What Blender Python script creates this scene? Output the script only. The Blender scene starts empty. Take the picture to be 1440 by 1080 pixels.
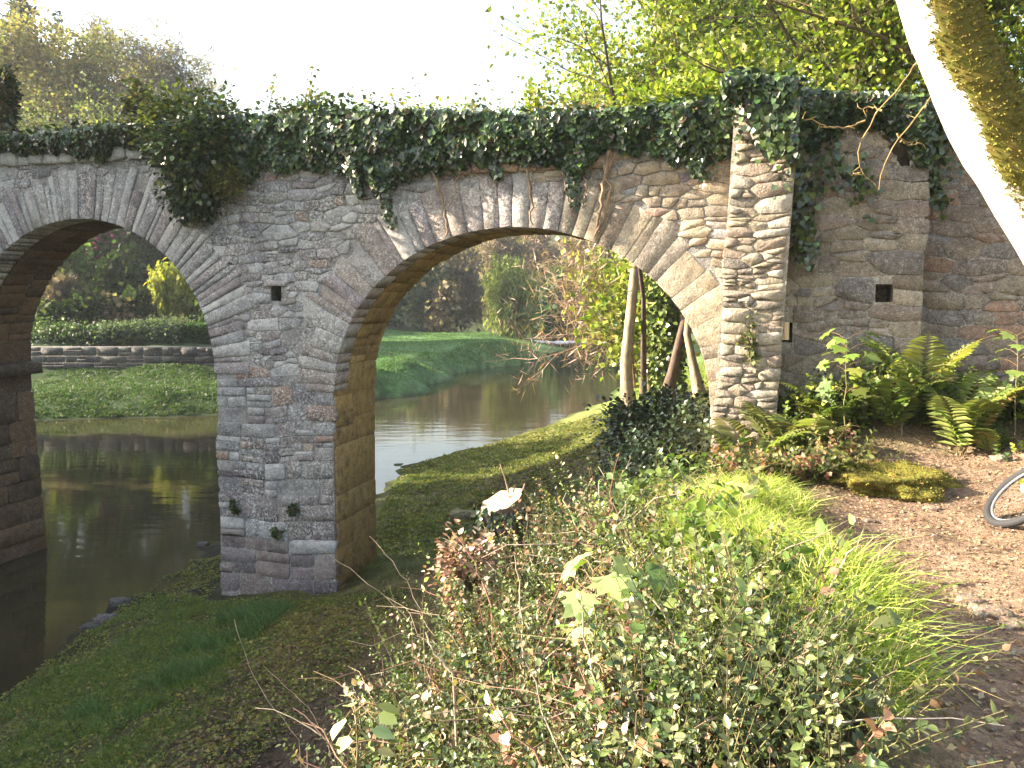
import bpy, math, random
import numpy as np

# ---------------------------------------------------------------- camera, sky, sun, exposure
SC = bpy.context.scene
COL = SC.collection
FPX, HORIZON, ZC = 1130.0, 420.0, 4.3          # focal length and horizon in the 1440 x 1080 photograph, eye height over the water
PITCH = math.radians(3.5)
CY = HORIZON + FPX * math.tan(PITCH)
cam_data = bpy.data.cameras.new('camera')
cam = bpy.data.objects.new('camera', cam_data)
COL.objects.link(cam)
cam.location = (0, 0, ZC)
cam.rotation_euler = (math.pi / 2 - PITCH, 0, 0)
cam_data.sensor_width = 36.0
cam_data.lens = 36.0 * FPX / 1440.0
cam_data.shift_y = (CY - 540.0) / 1440.0
cam_data.clip_start = 0.05
cam_data.clip_end = 2000.0
SC.camera = cam

SUN_EL = math.radians(24.0)
SUN_AZ = math.radians(-86.0)                    # from +Y towards +X: the sun stands to the left
world = bpy.data.worlds.new('World')
SC.world = world
world.use_nodes = True
wn = world.node_tree
bg = wn.nodes['Background']
sky = wn.nodes.new('ShaderNodeTexSky')
sky.sky_type = 'NISHITA'
sky.sun_disc = False
sky.sun_elevation = SUN_EL
sky.sun_rotation = SUN_AZ
sky.air_density = 1.3
sky.dust_density = 4.0
sky.ozone_density = 1.0
hs = wn.nodes.new('ShaderNodeHueSaturation'); hs.inputs['Saturation'].default_value = 0.8      # thin white haze over the whole sky
wn.links.new(sky.outputs[0], hs.inputs['Color'])
wn.links.new(hs.outputs[0], bg.inputs[0])
bg.inputs[1].default_value = 0.10

sd = bpy.data.lights.new('sun', 'SUN')
sun = bpy.data.objects.new('sun', sd)
COL.objects.link(sun)
sd.energy = 5.0
sd.angle = math.radians(0.6)
sd.color = (1.0, 0.86, 0.66)
sun.location = (-20, 0, 30)
to_sun = np.array([math.sin(SUN_AZ) * math.cos(SUN_EL), math.cos(SUN_AZ) * math.cos(SUN_EL), math.sin(SUN_EL)])
from mathutils import Vector
sun.rotation_euler = Vector(-to_sun).to_track_quat('-Z', 'Y').to_euler()

SC.view_settings.view_transform = 'Standard'
SC.view_settings.look = 'None'
SC.view_settings.gamma = 1.0
SC.view_settings.exposure = 2.55
SC.cycles.use_denoising = True
SC.cycles.max_bounces = 7
SC.cycles.diffuse_bounces = 4
SC.cycles.glossy_bounces = 3
SC.cycles.transmission_bounces = 4
SC.cycles.transparent_max_bounces = 8
SC.cycles.volume_bounces = 0
SC.cycles.sample_clamp_indirect = 6.0
SC.cycles.caustics_reflective = False
SC.cycles.caustics_refractive = False

# ---------------------------------------------------------------- where a photograph pixel lies in the place
CAM = np.array([0, 0, ZC])
_F = np.array([0, math.cos(PITCH), -math.sin(PITCH)])
_U = np.array([0, math.sin(PITCH), math.cos(PITCH)])
_R = np.array([1.0, 0, 0])
def ray(px, py): return _F + _R * (px - 720) / FPX + _U * (CY - py) / FPX
def atz(px, py, z):
    d = ray(px, py); return CAM + d * (z - ZC) / d[2]
def atY(px, py, Y):
    d = ray(px, py); return CAM + d * Y / d[1]
ANG = math.radians(16.0)
BU = np.array([math.cos(ANG), -math.sin(ANG), 0])   # along the bridge
BD = np.array([math.sin(ANG), math.cos(ANG), 0])    # through the bridge
P0 = np.array([-2.38, 10.75, 0])
UP = np.array([0, 0, 1.0])
def B(u, z, w=0.0):
    u, z, w = np.asarray(u, float), np.asarray(z, float), np.asarray(w, float)
    return P0 + u[..., None] * BU + w[..., None] * BD + z[..., None] * UP
def face(px, py, w=0.0):
    d = ray(px, py); o = P0 + BD * w
    q = CAM + d * (np.dot(o - CAM, BD) / np.dot(d, BD))
    return float(np.dot(q - P0, BU)), float(q[2])

# ---------------------------------------------------------------- mesh helpers
rng = np.random.default_rng(7)
random.seed(7)

def _hash(i, j, k):
    n = (i * 374761393 + j * 668265263 + k * 2147483647 + 1274126177) & 0xFFFFFFFF
    n = ((n ^ (n >> 13)) * 1274126177) & 0xFFFFFFFF
    return ((n ^ (n >> 16)) & 0xFFFF) / 65535.0
def vnoise(p, freq=1.0, seed=0):
    p = np.atleast_2d(np.asarray(p, float)) * freq
    if p.shape[1] == 2: p = np.c_[p, np.full(len(p), 0.5)]
    i = np.floor(p).astype(np.int64); f = p - i; f = f * f * (3 - 2 * f)
    r = 0
    for a in (0, 1):
        for b in (0, 1):
            for c in (0, 1):
                w = (f[:, 0] if a else 1 - f[:, 0]) * (f[:, 1] if b else 1 - f[:, 1]) * (f[:, 2] if c else 1 - f[:, 2])
                r = r + w * _hash(i[:, 0] + a + seed * 31, i[:, 1] + b + seed * 17, i[:, 2] + c)
    return r
def fbm(p, freq=1.0, oct=3, seed=0):
    s, a, t = 0, 1.0, 0
    for o in range(oct):
        s = s + a * vnoise(p, freq * 2 ** o, seed + o); t += a; a *= 0.5
    return s / t
def unit(v):
    v = np.asarray(v, float); return v / (np.linalg.norm(v, axis=-1, keepdims=True) + 1e-9)

class Acc:
    """collects vertices, triangles and quads with one colour per vertex"""
    def __init__(s): s.V, s.T, s.Q, s.C, s.n = [], [], [], [], 0
    def add(s, V, T=None, Q=None, C=(1, 1, 1)):
        V = np.asarray(V, float).reshape(-1, 3)
        if len(V) == 0: return
        C = np.asarray(C, float)
        if C.ndim == 1: C = np.tile(C, (len(V), 1))
        s.V.append(V); s.C.append(C)
        if T is not None and len(T): s.T.append(np.asarray(T, np.int64) + s.n)
        if Q is not None and len(Q): s.Q.append(np.asarray(Q, np.int64) + s.n)
        s.n += len(V)
    def build(s, name, mat, parent=None, smooth=False, **props):
        me = bpy.data.meshes.new(name)
        V = np.concatenate(s.V); C = np.concatenate(s.C)
        T = np.concatenate(s.T) if s.T else np.zeros((0, 3), np.int64)
        Q = np.concatenate(s.Q) if s.Q else np.zeros((0, 4), np.int64)
        nl = T.size + Q.size
        me.vertices.add(len(V)); me.vertices.foreach_set('co', V.astype(np.float32).ravel())
        me.loops.add(nl); me.loops.foreach_set('vertex_index', np.concatenate([T.ravel(), Q.ravel()]).astype(np.int32))
        me.polygons.add(len(T) + len(Q))
        st = np.concatenate([np.arange(len(T)) * 3, T.size + np.arange(len(Q)) * 4]).astype(np.int32)
        me.polygons.foreach_set('loop_start', st)
        if smooth: me.polygons.foreach_set('use_smooth', np.ones(len(st), bool))
        me.update(calc_edges=True)
        at = me.color_attributes.new('tint', 'FLOAT_COLOR', 'POINT')
        at.data.foreach_set('color', np.c_[C, np.ones(len(C))].astype(np.float32).ravel())
        me.materials.append(mat)
        o = bpy.data.objects.new(name, me); COL.objects.link(o)
        if parent is not None: o.parent = parent
        for k, v in props.items(): o[k] = v
        return o

def thing(name, label, cat, group=None, loc=None):
    o = bpy.data.objects.new(name, None); COL.objects.link(o)
    o.empty_display_size = 0.2
    o['label'] = label; o['category'] = cat
    if group: o['group'] = group
    return o
def tag(o, label, cat=None, group=None, kind=None):
    o['label'] = label
    if cat: o['category'] = cat
    if group: o['group'] = group
    if kind: o['kind'] = kind
    return o

def tube(acc, pts, rad, sides=6, col=(1, 1, 1), cap=False, rough=0.0):
    P = np.asarray(pts, float); n = len(P)
    R = np.broadcast_to(np.asarray(rad, float), (n,))
    t = unit(np.gradient(P, axis=0))
    ref = np.array([0.3, 0.2, 0.93]) if abs(t[0][2]) < 0.85 else np.array([1.0, 0.1, 0.0])
    b = unit(np.cross(t, ref)); c = np.cross(t, b)
    a = np.arange(sides) * 2 * math.pi / sides
    rr = R[:, None] * (1 + rough * (rng.random((n, sides)) - 0.5))
    V = P[:, None] + rr[..., None] * (np.cos(a)[None, :, None] * b[:, None] + np.sin(a)[None, :, None] * c[:, None])
    i = np.arange(n - 1)[:, None] * sides; j = np.arange(sides)[None]; k = (j + 1) % sides
    Q = np.stack([i + j, i + k, i + sides + k, i + sides + j], -1).reshape(-1, 4)
    T = []
    V = V.reshape(-1, 3)
    if cap:
        V = np.vstack([V, P[:1], P[-1:]])
        m = n * sides
        for q in range(sides):
            T.append((m, (q + 1) % sides, q)); T.append((m + 1, (n - 1) * sides + q, (n - 1) * sides + (q + 1) % sides))
    acc.add(V, T, Q, col)

def vtubes(acc, P, R, sides=3, C=(1, 1, 1)):
    """many tubes at once: P (N,K,3), R (N,K)"""
    N, K, _ = P.shape
    t = unit(np.gradient(P, axis=1))
    ref = np.array([0.43, 0.31, 0.2]); b = unit(np.cross(t, ref)); c = np.cross(t, b)
    a = np.arange(sides) * 2 * math.pi / sides
    V = P[:, :, None] + R[:, :, None, None] * (np.cos(a)[:, None] * b[:, :, None] + np.sin(a)[:, None] * c[:, :, None])
    base = (np.arange(N) * K * sides)[:, None, None] + (np.arange(K - 1) * sides)[None, :, None]
    j = np.arange(sides)[None, None]; k = (j + 1) % sides
    Q = np.stack([base + j, base + k, base + sides + k, base + sides + j], -1).reshape(-1, 4)
    C = np.asarray(C, float)
    if C.ndim == 2: C = np.repeat(C, K * sides, axis=0)
    acc.add(V.reshape(-1, 3), None, Q, C)

# leaf outlines: (along, across, lift) with triangles
LEAF = {
 'rhomb': ([(0, 0, 0), (.45, .5, .12), (1, 0, 0), (.45, -.5, .12)], [(0, 2, 1), (0, 3, 2)]),
 'oval':  ([(0, 0, 0), (.25, .38, .07), (.62, .42, .1), (1, 0, -.05), (.62, -.42, .1), (.25, -.38, .07), (.5, 0, 0)],
           [(0, 6, 1), (1, 6, 2), (2, 6, 3), (3, 6, 4), (4, 6, 5), (5, 6, 0)]),
 'lance': ([(0, 0, 0), (.28, .36, .08), (.62, .32, .08), (1, 0, -.03), (.62, -.32, .08), (.28, -.36, .08)], [(0, 3, 2), (0, 2, 1), (0, 5, 4), (0, 4, 3)]),
 'ivy':   ([(0, 0, 0), (-.1, .44, .04), (.42, .44, .03), (1, 0, -.08), (.42, -.44, .03), (-.1, -.44, .04)], [(0, 2, 1), (0, 3, 2), (0, 4, 3), (0, 5, 4)]),
 'maple': ([(.12, 0, .03), (0, .12, 0), (-.12, .38, -.05), (.14, .36, .03), (.22, .66, -.06), (.42, .42, .02), (.62, .5, -.06), (.66, .22, .02), (1, 0, -.1),
            (.66, -.22, .02), (.62, -.5, -.06), (.42, -.42, .02), (.22, -.66, -.06), (.14, -.36, .03), (-.12, -.38, -.05), (0, -.12, 0)],
           [(0, k + 1, k) for k in range(1, 15)] + [(0, 1, 15)]),
 'twig':  ([(0, .02, 0), (.35, -.02, .05), (1, 0, .0), (.3, .03, .06)], [(0, 1, 2), (0, 2, 3)]),
 'blade': ([(0, .5, 0), (0, -.5, 0), (.55, .34, .1), (.55, -.34, .1), (1, 0, -.02)], [(0, 1, 3), (0, 3, 2), (2, 3, 4)]),
}
def leaves(acc, P, A, N, size, kind='rhomb', width=1.0, C=(1, 1, 1)):
    """P base points, A tip directions, N upper-side normals, size lengths"""
    P = np.asarray(P, float); n = len(P)
    if n == 0: return
    A = unit(A); N = np.asarray(N, float)
    Bv = unit(np.cross(N, A)); N = np.cross(A, Bv)
    t, tri = LEAF[kind]; t = np.array(t, float); m = len(t)
    L = np.broadcast_to(np.asarray(size, float), (n,))[:, None, None]
    W = np.broadcast_to(np.asarray(width, float), (n,))[:, None]
    V = P[:, None] + L * (t[None, :, 0, None] * A[:, None] + (t[None, :, 1] * W)[..., None] * Bv[:, None] + t[None, :, 2, None] * N[:, None])
    T = (np.arange(n) * m)[:, None, None] + np.array(tri)[None]
    C = np.asarray(C, float)
    if C.ndim == 2: C = np.repeat(C, m, axis=0)
    acc.add(V.reshape(-1, 3), T.reshape(-1, 3), None, C)
def rdir(n): return unit(rng.normal(size=(n, 3)))
def jit(col, n, v=0.25, h=0.08):
    """n colours round one colour: brightness and hue vary"""
    col = np.asarray(col, float)
    return np.clip(col * (1 + v * rng.normal(size=(n, 1))) * (1 + h * rng.normal(size=(n, 3))), 0.004, 0.95)
def pick(cols, n, v=0.22, h=0.07, p=None):
    cols = np.asarray(cols, float)
    i = rng.choice(len(cols), n, p=p)
    return np.clip(cols[i] * (1 + v * rng.normal(size=(n, 1))) * (1 + h * rng.normal(size=(n, 3))), 0.004, 0.95)

# ---------------------------------------------------------------- materials
def new_mat(name):
    m = bpy.data.materials.new(name); m.use_nodes = True
    nt = m.node_tree; b = nt.nodes['Principled BSDF']
    return m, nt, b
def nd(nt, typ, **kw):
    n = nt.nodes.new(typ)
    for k, v in kw.items():
        if k.startswith('_'): setattr(n, k[1:], v)
        else: n.inputs[k].default_value = v
    return n
def tintnode(nt): return nd(nt, 'ShaderNodeAttribute', _attribute_name='tint')
def pos(nt): return nt.nodes.new('ShaderNodeNewGeometry').outputs['Position']
def noise(nt, scale, detail=4, rough=0.55, vec=None):
    n = nd(nt, 'ShaderNodeTexNoise', Scale=scale, Detail=detail, Roughness=rough)
    nt.links.new(vec if vec is not None else pos(nt), n.inputs['Vector']); return n
def ramp(nt, src, stops):
    r = nt.nodes.new('ShaderNodeValToRGB'); e = r.color_ramp.elements
    while len(e) < len(stops): e.new(0.5)
    for k, (p, c) in enumerate(stops):
        e[k].position = p; e[k].color = (c, c, c, 1) if np.isscalar(c) else (*c, 1)
    nt.links.new(src, r.inputs[0]); return r
def mix(nt, fac, a, b, mode='MIX'):
    m = nt.nodes.new('ShaderNodeMix'); m.data_type = 'RGBA'; m.blend_type = mode
    for sock, v in ((m.inputs[0], fac), (m.inputs[6], a), (m.inputs[7], b)):
        if isinstance(v, bpy.types.NodeSocket): nt.links.new(v, sock)
        elif np.isscalar(v): sock.default_value = v if sock.type == 'VALUE' else (v, v, v, 1)
        else: sock.default_value = (*v, 1)
    return m.outputs[2]
def bump(nt, b, height, strength=0.5, dist=0.02, prev=None):
    n = nd(nt, 'ShaderNodeBump', Strength=strength, Distance=dist)
    nt.links.new(height, n.inputs['Height'])
    if prev is not None: nt.links.new(prev, n.inputs['Normal'])
    nt.links.new(n.outputs[0], b.inputs['Normal']); return n.outputs[0]

def stone_mat(name, lichen=0.5, dark=0.3, rough=0.9):
    m, nt, b = new_mat(name)
    t = tintnode(nt).outputs['Color']
    n1 = noise(nt, 9, 5); n2 = noise(nt, 45, 4); n3 = noise(nt, 2.1, 4)
    c = mix(nt, 0.55, t, ramp(nt, n1.outputs[0], [(.3, .38), (.7, 1.25)]).outputs[0], 'MULTIPLY')
    c = mix(nt, 0.5, c, ramp(nt, n2.outputs[0], [(.3, .5), (.7, 1.3)]).outputs[0], 'MULTIPLY')
    # dark weathering
    wmask = ramp(nt, noise(nt, 5.5, 6, .7).outputs[0], [(.52, 0.0), (.66, dark)])
    c = mix(nt, wmask.outputs[0], c, (.035, .03, .032))
    # pale crusts of lichen, patchy at several sizes
    la = ramp(nt, noise(nt, 26, 5, .65).outputs[0], [(.5, 0.0), (.6, 1.0)])
    lb = ramp(nt, n3.outputs[0], [(.35, 0.0), (.62, lichen)])
    lm = mix(nt, 1.0, la.outputs[0], lb.outputs[0], 'MULTIPLY')
    c = mix(nt, lm, c, (.50, .50, .47))
    v = nd(nt, 'ShaderNodeTexVoronoi', Scale=17.0); nt.links.new(pos(nt), v.inputs['Vector'])
    sp = ramp(nt, v.outputs['Distance'], [(.14, lichen * .9), (.24, 0.0)])
    sp2 = mix(nt, 1.0, sp.outputs[0], ramp(nt, n1.outputs[0], [(.45, 0.0), (.6, 1.0)]).outputs[0], 'MULTIPLY')
    c = mix(nt, sp2, c, (.6, .6, .56))
    n4 = noise(nt, 110, 3, .7)
    c = mix(nt, .75, c, ramp(nt, n4.outputs[0], [(.34, .45), (.5, 1.0), (.66, 1.5)]).outputs[0], 'MULTIPLY')
    fl = mix(nt, 1.0, ramp(nt, noise(nt, 70, 4, .7).outputs[0], [(.56, 0.0), (.6, 1.0)]).outputs[0], ramp(nt, n3.outputs[0], [(.25, lichen * .25), (.6, lichen)]).outputs[0], 'MULTIPLY')
    c = mix(nt, fl, c, (.55, .55, .52))
    nt.links.new(c, b.inputs['Base Color'])
    b.inputs['Roughness'].default_value = rough
    b.inputs['Specular IOR Level'].default_value = 0.15
    p = bump(nt, b, n1.outputs[0], .5, .04)
    p = bump(nt, b, n2.outputs[0], .7, .015, p)
    bump(nt, b, n4.outputs[0], .6, .006, p)
    return m
def leaf_mat(name, trans=0.4, rough=0.45, spec=0.4):
    m, nt, b = new_mat(name)
    t = tintnode(nt).outputs['Color']
    nt.links.new(t, b.inputs['Base Color'])
    b.inputs['Roughness'].default_value = rough
    b.inputs['Specular IOR Level'].default_value = spec
    if trans > 0:
        tr = nt.nodes.new('ShaderNodeBsdfTranslucent')
        nt.links.new(mix(nt, 1.0, t, (1.15, 1.3, .55), 'MULTIPLY'), tr.inputs[0])
        ms = nt.nodes.new('ShaderNodeMixShader'); ms.inputs[0].default_value = trans
        nt.links.new(b.outputs[0], ms.inputs[1]); nt.links.new(tr.outputs[0], ms.inputs[2])
        nt.links.new(ms.outputs[0], nt.nodes['Material Output'].inputs[0])
    return m
def bark_mat(name, scale=14, rough=.85, streak=3.0):
    m, nt, b = new_mat(name)
    t = tintnode(nt).outputs['Color']
    mp = nd(nt, 'ShaderNodeMapping', Scale=(1, 1, 1 / streak)); nt.links.new(pos(nt), mp.inputs[0])
    n = noise(nt, scale, 5, .6, mp.outputs[0])
    n2 = noise(nt, scale * .25, 4)
    c = mix(nt, .8, t, ramp(nt, n.outputs[0], [(.3, .45), (.7, 1.3)]).outputs[0], 'MULTIPLY')
    c = mix(nt, .5, c, ramp(nt, n2.outputs[0], [(.35, .6), (.65, 1.25)]).outputs[0], 'MULTIPLY')
    nt.links.new(c, b.inputs['Base Color']); b.inputs['Roughness'].default_value = rough
    b.inputs['Specular IOR Level'].default_value = 0.2
    bump(nt, b, n.outputs[0], .6, .02)
    return m
def ground_mat(name):
    m, nt, b = new_mat(name)
    t = tintnode(nt).outputs['Color']
    n1 = noise(nt, 3.5, 6, .6); n2 = noise(nt, 22, 5, .65); n3 = noise(nt, 90, 3, .6)
    c = mix(nt, .75, t, ramp(nt, n1.outputs[0], [(.3, .45), (.7, 1.45)]).outputs[0], 'MULTIPLY')
    c = mix(nt, .75, c, ramp(nt, n2.outputs[0], [(.3, .4), (.7, 1.5)]).outputs[0], 'MULTIPLY')
    c = mix(nt, .6, c, ramp(nt, n3.outputs[0], [(.3, .45), (.7, 1.5)]).outputs[0], 'MULTIPLY')
    nt.links.new(c, b.inputs['Base Color']); b.inputs['Roughness'].default_value = .92
    b.inputs['Specular IOR Level'].default_value = 0.15
    p = bump(nt, b, n2.outputs[0], .8, .06)
    bump(nt, b, n3.outputs[0], .7, .015, p)
    return m

M_STONE = stone_mat('lichened_rubble', .95, .4)
M_WARM = stone_mat('warm_rubble', .3, .4)
M_MORTAR = stone_mat('lime_mortar', .7, .5)
M_SOFFIT = stone_mat('limewashed_soffit', .1, .55)
M_GROUND = ground_mat('ground')
M_LEAF = leaf_mat('leaf', .42)
M_FAR = leaf_mat('far_leaf', .35, .7, .15)
M_IVY = leaf_mat('ivy_leaf', .12, .3, .6)
M_GLOSS = leaf_mat('glossy_leaf', .28, .4, .5)
M_GRASS = leaf_mat('grass_blade', .4, .5, .3)
M_DRY = leaf_mat('dry_leaf', .2, .8, .1)
M_BARK = bark_mat('bark')
M_BARKF = bark_mat('far_bark', 5)
# ================================================================ the bridge
THICK = 1.25
ARCHES = [(-4.16, 3.25, 2.29, 2.22), (2.45, 3.05, 2.45, 2.14)]     # centre u, springing z, half span, rise
TOPZ = 6.42
def arch_z(u, grow=0.0):
    """height of the intrados over u, None outside the openings"""
    for cu, cz, a, b in ARCHES:
        d = abs(u - cu) / (a + grow)
        if d < 1: return cz + (b + grow) * math.sqrt(1 - d * d)
    return None

def stone(acc, poly, fmap, hi, back=-0.06, tint=(1, 1, 1), bulge=0.88):
    """one dressed or rubble stone: outline poly in surface coordinates, pushed out of the surface by fmap(x, y, h)"""
    p = np.asarray(poly, float); n = len(p); c = p.mean(0)
    span = np.ptp(p, axis=0).min()
    ins = min(0.007, span * 0.07)
    d = p - c; L = np.linalg.norm(d, axis=1, keepdims=True)
    q = c + d * (1 - ins / L) + rng.normal(size=(n, 2)) * ins * .35
    h1 = hi * bulge * (0.75 + .25 * rng.random(n)); h2 = hi * (0.8 + .4 * rng.random(n))
    V = np.vstack([fmap(p[:, 0], p[:, 1], np.full(n, back)), fmap(p[:, 0], p[:, 1], h1), fmap(q[:, 0], q[:, 1], h2),
                   fmap(c[:1], c[1:], np.array([hi * (.95 + .2 * rng.random())]))])
    k = np.arange(n); k1 = (k + 1) % n
    Q = np.vstack([np.c_[k, k1, n + k1, n + k], np.c_[n + k, n + k1, 2 * n + k1, 2 * n + k]])
    T = np.c_[2 * n + k, 2 * n + k1, np.full(n, 3 * n)]
    acc.add(V, T, Q, tint)

def block_outline(x0, x1, y0, y1, rough=0.12):
    w, h = x1 - x0, y1 - y0; s = min(w, h)
    ch = lambda: s * (0.06 + rough * random.random() * 1.3)
    pts = [(x0 + ch(), y0), (x1 - ch(), y0), (x1, y0 + ch()), (x1, y1 - ch()), (x1 - ch(), y1), (x0 + ch(), y1), (x0, y1 - ch()), (x0, y0 + ch())]
    j = s * rough * 0.28
    return [(a + random.uniform(-j, j), b + random.uniform(-j, j)) for a, b in pts]

def split(x0, x1, y0, y1, tw, th, out, var=0.5):
    """cut a rectangle into roughly coursed stones about tw x th"""
    w, h = x1 - x0, y1 - y0
    f = lambda: 1 + var * random.uniform(-1, 1)
    mw, mh = tw * f(), th * f()
    if h > 1.75 * mh and (h / th > w / tw or w < 1.6 * mw):
        c = y0 + h * random.uniform(.36, .64); split(x0, x1, y0, c, tw, th, out, var); split(x0, x1, c, y1, tw, th, out, var)
    elif w > 1.75 * mw:
        c = x0 + w * random.uniform(.34, .66); split(x0, c, y0, y1, tw, th, out, var); split(c, x1, y0, y1, tw, th, out, var)
    else: out.append((x0, x1, y0, y1))

def courses(x0, x1, y0, y1, tw, th, var=0.5):
    """long courses first, then stones: reads as laid masonry"""
    out = []; y = y0
    while y < y1 - .02:
        h = min(th * random.uniform(1.0, 2.6), y1 - y)
        if y1 - y - h < th * .6: h = y1 - y
        x = x0 - random.random() * tw
        while x < x1:
            w = tw * random.uniform(2.0, 5.0)
            a, b = max(x, x0), min(x + w, x1)
            if b - a > .03: split(a, b, y, y + h, tw, th, out, var)
            x += w
        y += h
    return out

def clip(poly, n, d):
    out = []
    for i in range(len(poly)):
        p, q = poly[i], poly[(i + 1) % len(poly)]
        a, b = n[0] * p[0] + n[1] * p[1] - d, n[0] * q[0] + n[1] * q[1] - d
        if a <= 0: out.append(p)
        if (a < 0 < b) or (b < 0 < a):
            t = a / (a - b); out.append((p[0] + t * (q[0] - p[0]), p[1] + t * (q[1] - p[1])))
    return out
def rubble(x0, x1, y0, y1, tw, th, var=0.5, asp=2.4, jitter=.12):
    """irregular stones fitted to each other: (outline, centre, area)"""
    c = np.array(courses(x0, x1, y0, y1, tw, th, var)); w, h = c[:, 1] - c[:, 0], c[:, 3] - c[:, 2]
    S = np.c_[.5 * (c[:, 0] + c[:, 1]) + w * rng.normal(size=len(c)) * jitter * .6, (.5 * (c[:, 2] + c[:, 3]) + h * rng.normal(size=len(c)) * jitter * .6)] * [1, asp]
    R2 = (np.minimum(w, asp * h) * .5) ** 2
    out = []
    for i in range(len(S)):
        d = ((S - S[i]) ** 2).sum(1); near = np.argsort(d)[1:22]
        p = [(x0, y0 * asp), (x1, y0 * asp), (x1, y1 * asp), (x0, y1 * asp)]
        for j in near:
            nn = S[j] - S[i]; dd = .5 * ((S[j] ** 2).sum() - R2[j] - (S[i] ** 2).sum() + R2[i])
            p = clip(p, nn, dd)
            if len(p) < 3: break
        if len(p) < 3: continue
        p = np.array(p) / [1, asp]; ar = .5 * abs(np.dot(p[:, 0], np.roll(p[:, 1], 1)) - np.dot(p[:, 1], np.roll(p[:, 0], 1)))
        e = np.linalg.norm(p - np.roll(p, 1, axis=0), axis=1); p = p[e > .012]
        if len(p) < 3 or ar < .0025: continue
        out.append((p, p.mean(0), ar))
    return out
def keep_off(p, c, h):
    """trim an outline so that it stays outside the opening h = (x0, x1, y0, y1)"""
    gaps = [(h[0] - c[0], (1, 0), h[0]), (c[0] - h[1], (-1, 0), -h[1]), (h[2] - c[1], (0, 1), h[2]), (c[1] - h[3], (0, -1), -h[3])]
    g, n, d = max(gaps, key=lambda q: q[0])
    if g < 0: return None
    q = clip([tuple(v) for v in p], n, d); return np.array(q) if len(q) > 2 and np.ptp(np.array(q), axis=0).min() > .03 else None
def fit(p, g):
    """shrink an outline by the joint and knock its corners off"""
    c = p.mean(0); d = p - c; L = np.linalg.norm(d, axis=1, keepdims=True); p = c + d * np.clip(1 - g * 1.25 / L, .5, 1)
    if len(p) <= 6:
        nx_, pv = np.roll(p, -1, axis=0), np.roll(p, 1, axis=0); t = rng.uniform(.06, .17, (len(p), 1))
        p = np.stack([p + (pv - p) * t, p + (nx_ - p) * t], 1).reshape(-1, 2)
    return p + rng.normal(size=p.shape) * .003

GREY = [(.24, .235, .245), (.31, .305, .31), (.19, .18, .195), (.27, .25, .24), (.23, .20, .205), (.37, .365, .365)]
TAN = [(.36, .30, .22), (.30, .245, .175), (.40, .34, .26), (.29, .23, .175), (.31, .24, .185), (.24, .205, .17)]
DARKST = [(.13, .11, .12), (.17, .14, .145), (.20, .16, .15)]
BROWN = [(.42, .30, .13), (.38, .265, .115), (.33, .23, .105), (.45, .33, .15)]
BROWN_SHADED = [(.16, .10, .06), (.13, .085, .05), (.19, .12, .07), (.10, .07, .05)]  # inside of the far arch: its shade is put into the stone colour
def warpu(x, y): return x + .022 * np.sin(2.9 * y + .7 * x) + .01 * np.sin(7.7 * y)
def warpv(x, y): return y + .045 * np.sin(1.25 * x + .4) + .02 * np.sin(3.3 * x + 1.1 * y) + .01 * np.sin(8.1 * x)
def fface(w0, lean=0.0):
    def f(x, y, h):
        return B(warpu(x, y) + lean * (np.asarray(y) - 2.5), warpv(x, y), w0 - np.asarray(h))
    return f

bridge = thing('stone_bridge', 'old rubble stone arched bridge over the river, topped with ivy', 'bridge')

# --- the core behind the stones: mortar, with the two openings and the putlog hole left out
HOLES = [(-0.95, -0.79, 4.27, 4.47)]
def core(acc, us, zbot, ztop, w0, w1, holes=(), col=(.25, .24, .235)):
    for a, b in zip(us[:-1], us[1:]):
        m = .5 * (a + b)
        lo0, lo1 = zbot(a, m), zbot(b, m); hi0, hi1 = ztop(a), ztop(b)
        segs = [((lo0, lo1), (hi0, hi1))]
        for (h0, h1, z0, z1) in holes:
            if h0 - 1e-6 <= m <= h1 + 1e-6:
                segs = [((lo0, lo1), (z0, z0)), ((z1, z1), (hi0, hi1))]
                acc.add(B([a, b, b, a], [z0, z0, z0, z0], [w0, w0, w0 + .5, w0 + .5]), None, [(0, 1, 2, 3)], col)
                acc.add(B([a, b, b, a], [z1, z1, z1, z1], [w0, w0, w0 + .5, w0 + .5]), None, [(3, 2, 1, 0)], col)
                acc.add(B([a, b, b, a], [z0, z0, z1, z1], [w0 + .5] * 4), None, [(0, 1, 2, 3)], col)
                for s in (h0, h1): acc.add(B([s, s, s, s], [z0, z0, z1, z1], [w0, w0 + .5, w0 + .5, w0]), None, [(0, 1, 2, 3)], col)
        for (l0, l1), (t0, t1) in segs:
            acc.add(B([a, b, b, a], [l0, l1, t1, t0], [w0] * 4), None, [(0, 1, 2, 3)], col)
        acc.add(B([a, b, b, a], [lo0, lo1, hi1, hi0], [w1] * 4), None, [(3, 2, 1, 0)], col)
        acc.add(B([a, b, b, a], [lo0, lo1, lo1, lo0], [w0, w0, w1, w1]), None, [(3, 2, 1, 0)], col)
        acc.add(B([a, b, b, a], [hi0, hi1, hi1, hi0], [w0, w0, w1, w1]), None, [(0, 1, 2, 3)], col)

us = set(np.round(np.arange(-13, 5.61, .2), 3))
for cu, cz, a, b in ARCHES:
    for t in np.linspace(0, math.pi, 61): us.add(round(cu + (a + .03) * math.cos(t), 4))
for h in HOLES: us.update(h[:2])
us = sorted(us)
def zbot(u, m):
    z = arch_z(m, .03)
    if z is None: return -1.2
    e = arch_z(u, .03)
    if e is None:
        cu, cz = min(((c[0], c[1]) for c in ARCHES), key=lambda c: abs(c[0] - m)); return cz
    return e
acc = Acc(); core(acc, us, zbot, lambda u: TOPZ - .0 + .05 * math.sin(u), 0.0, THICK, HOLES)
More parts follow.
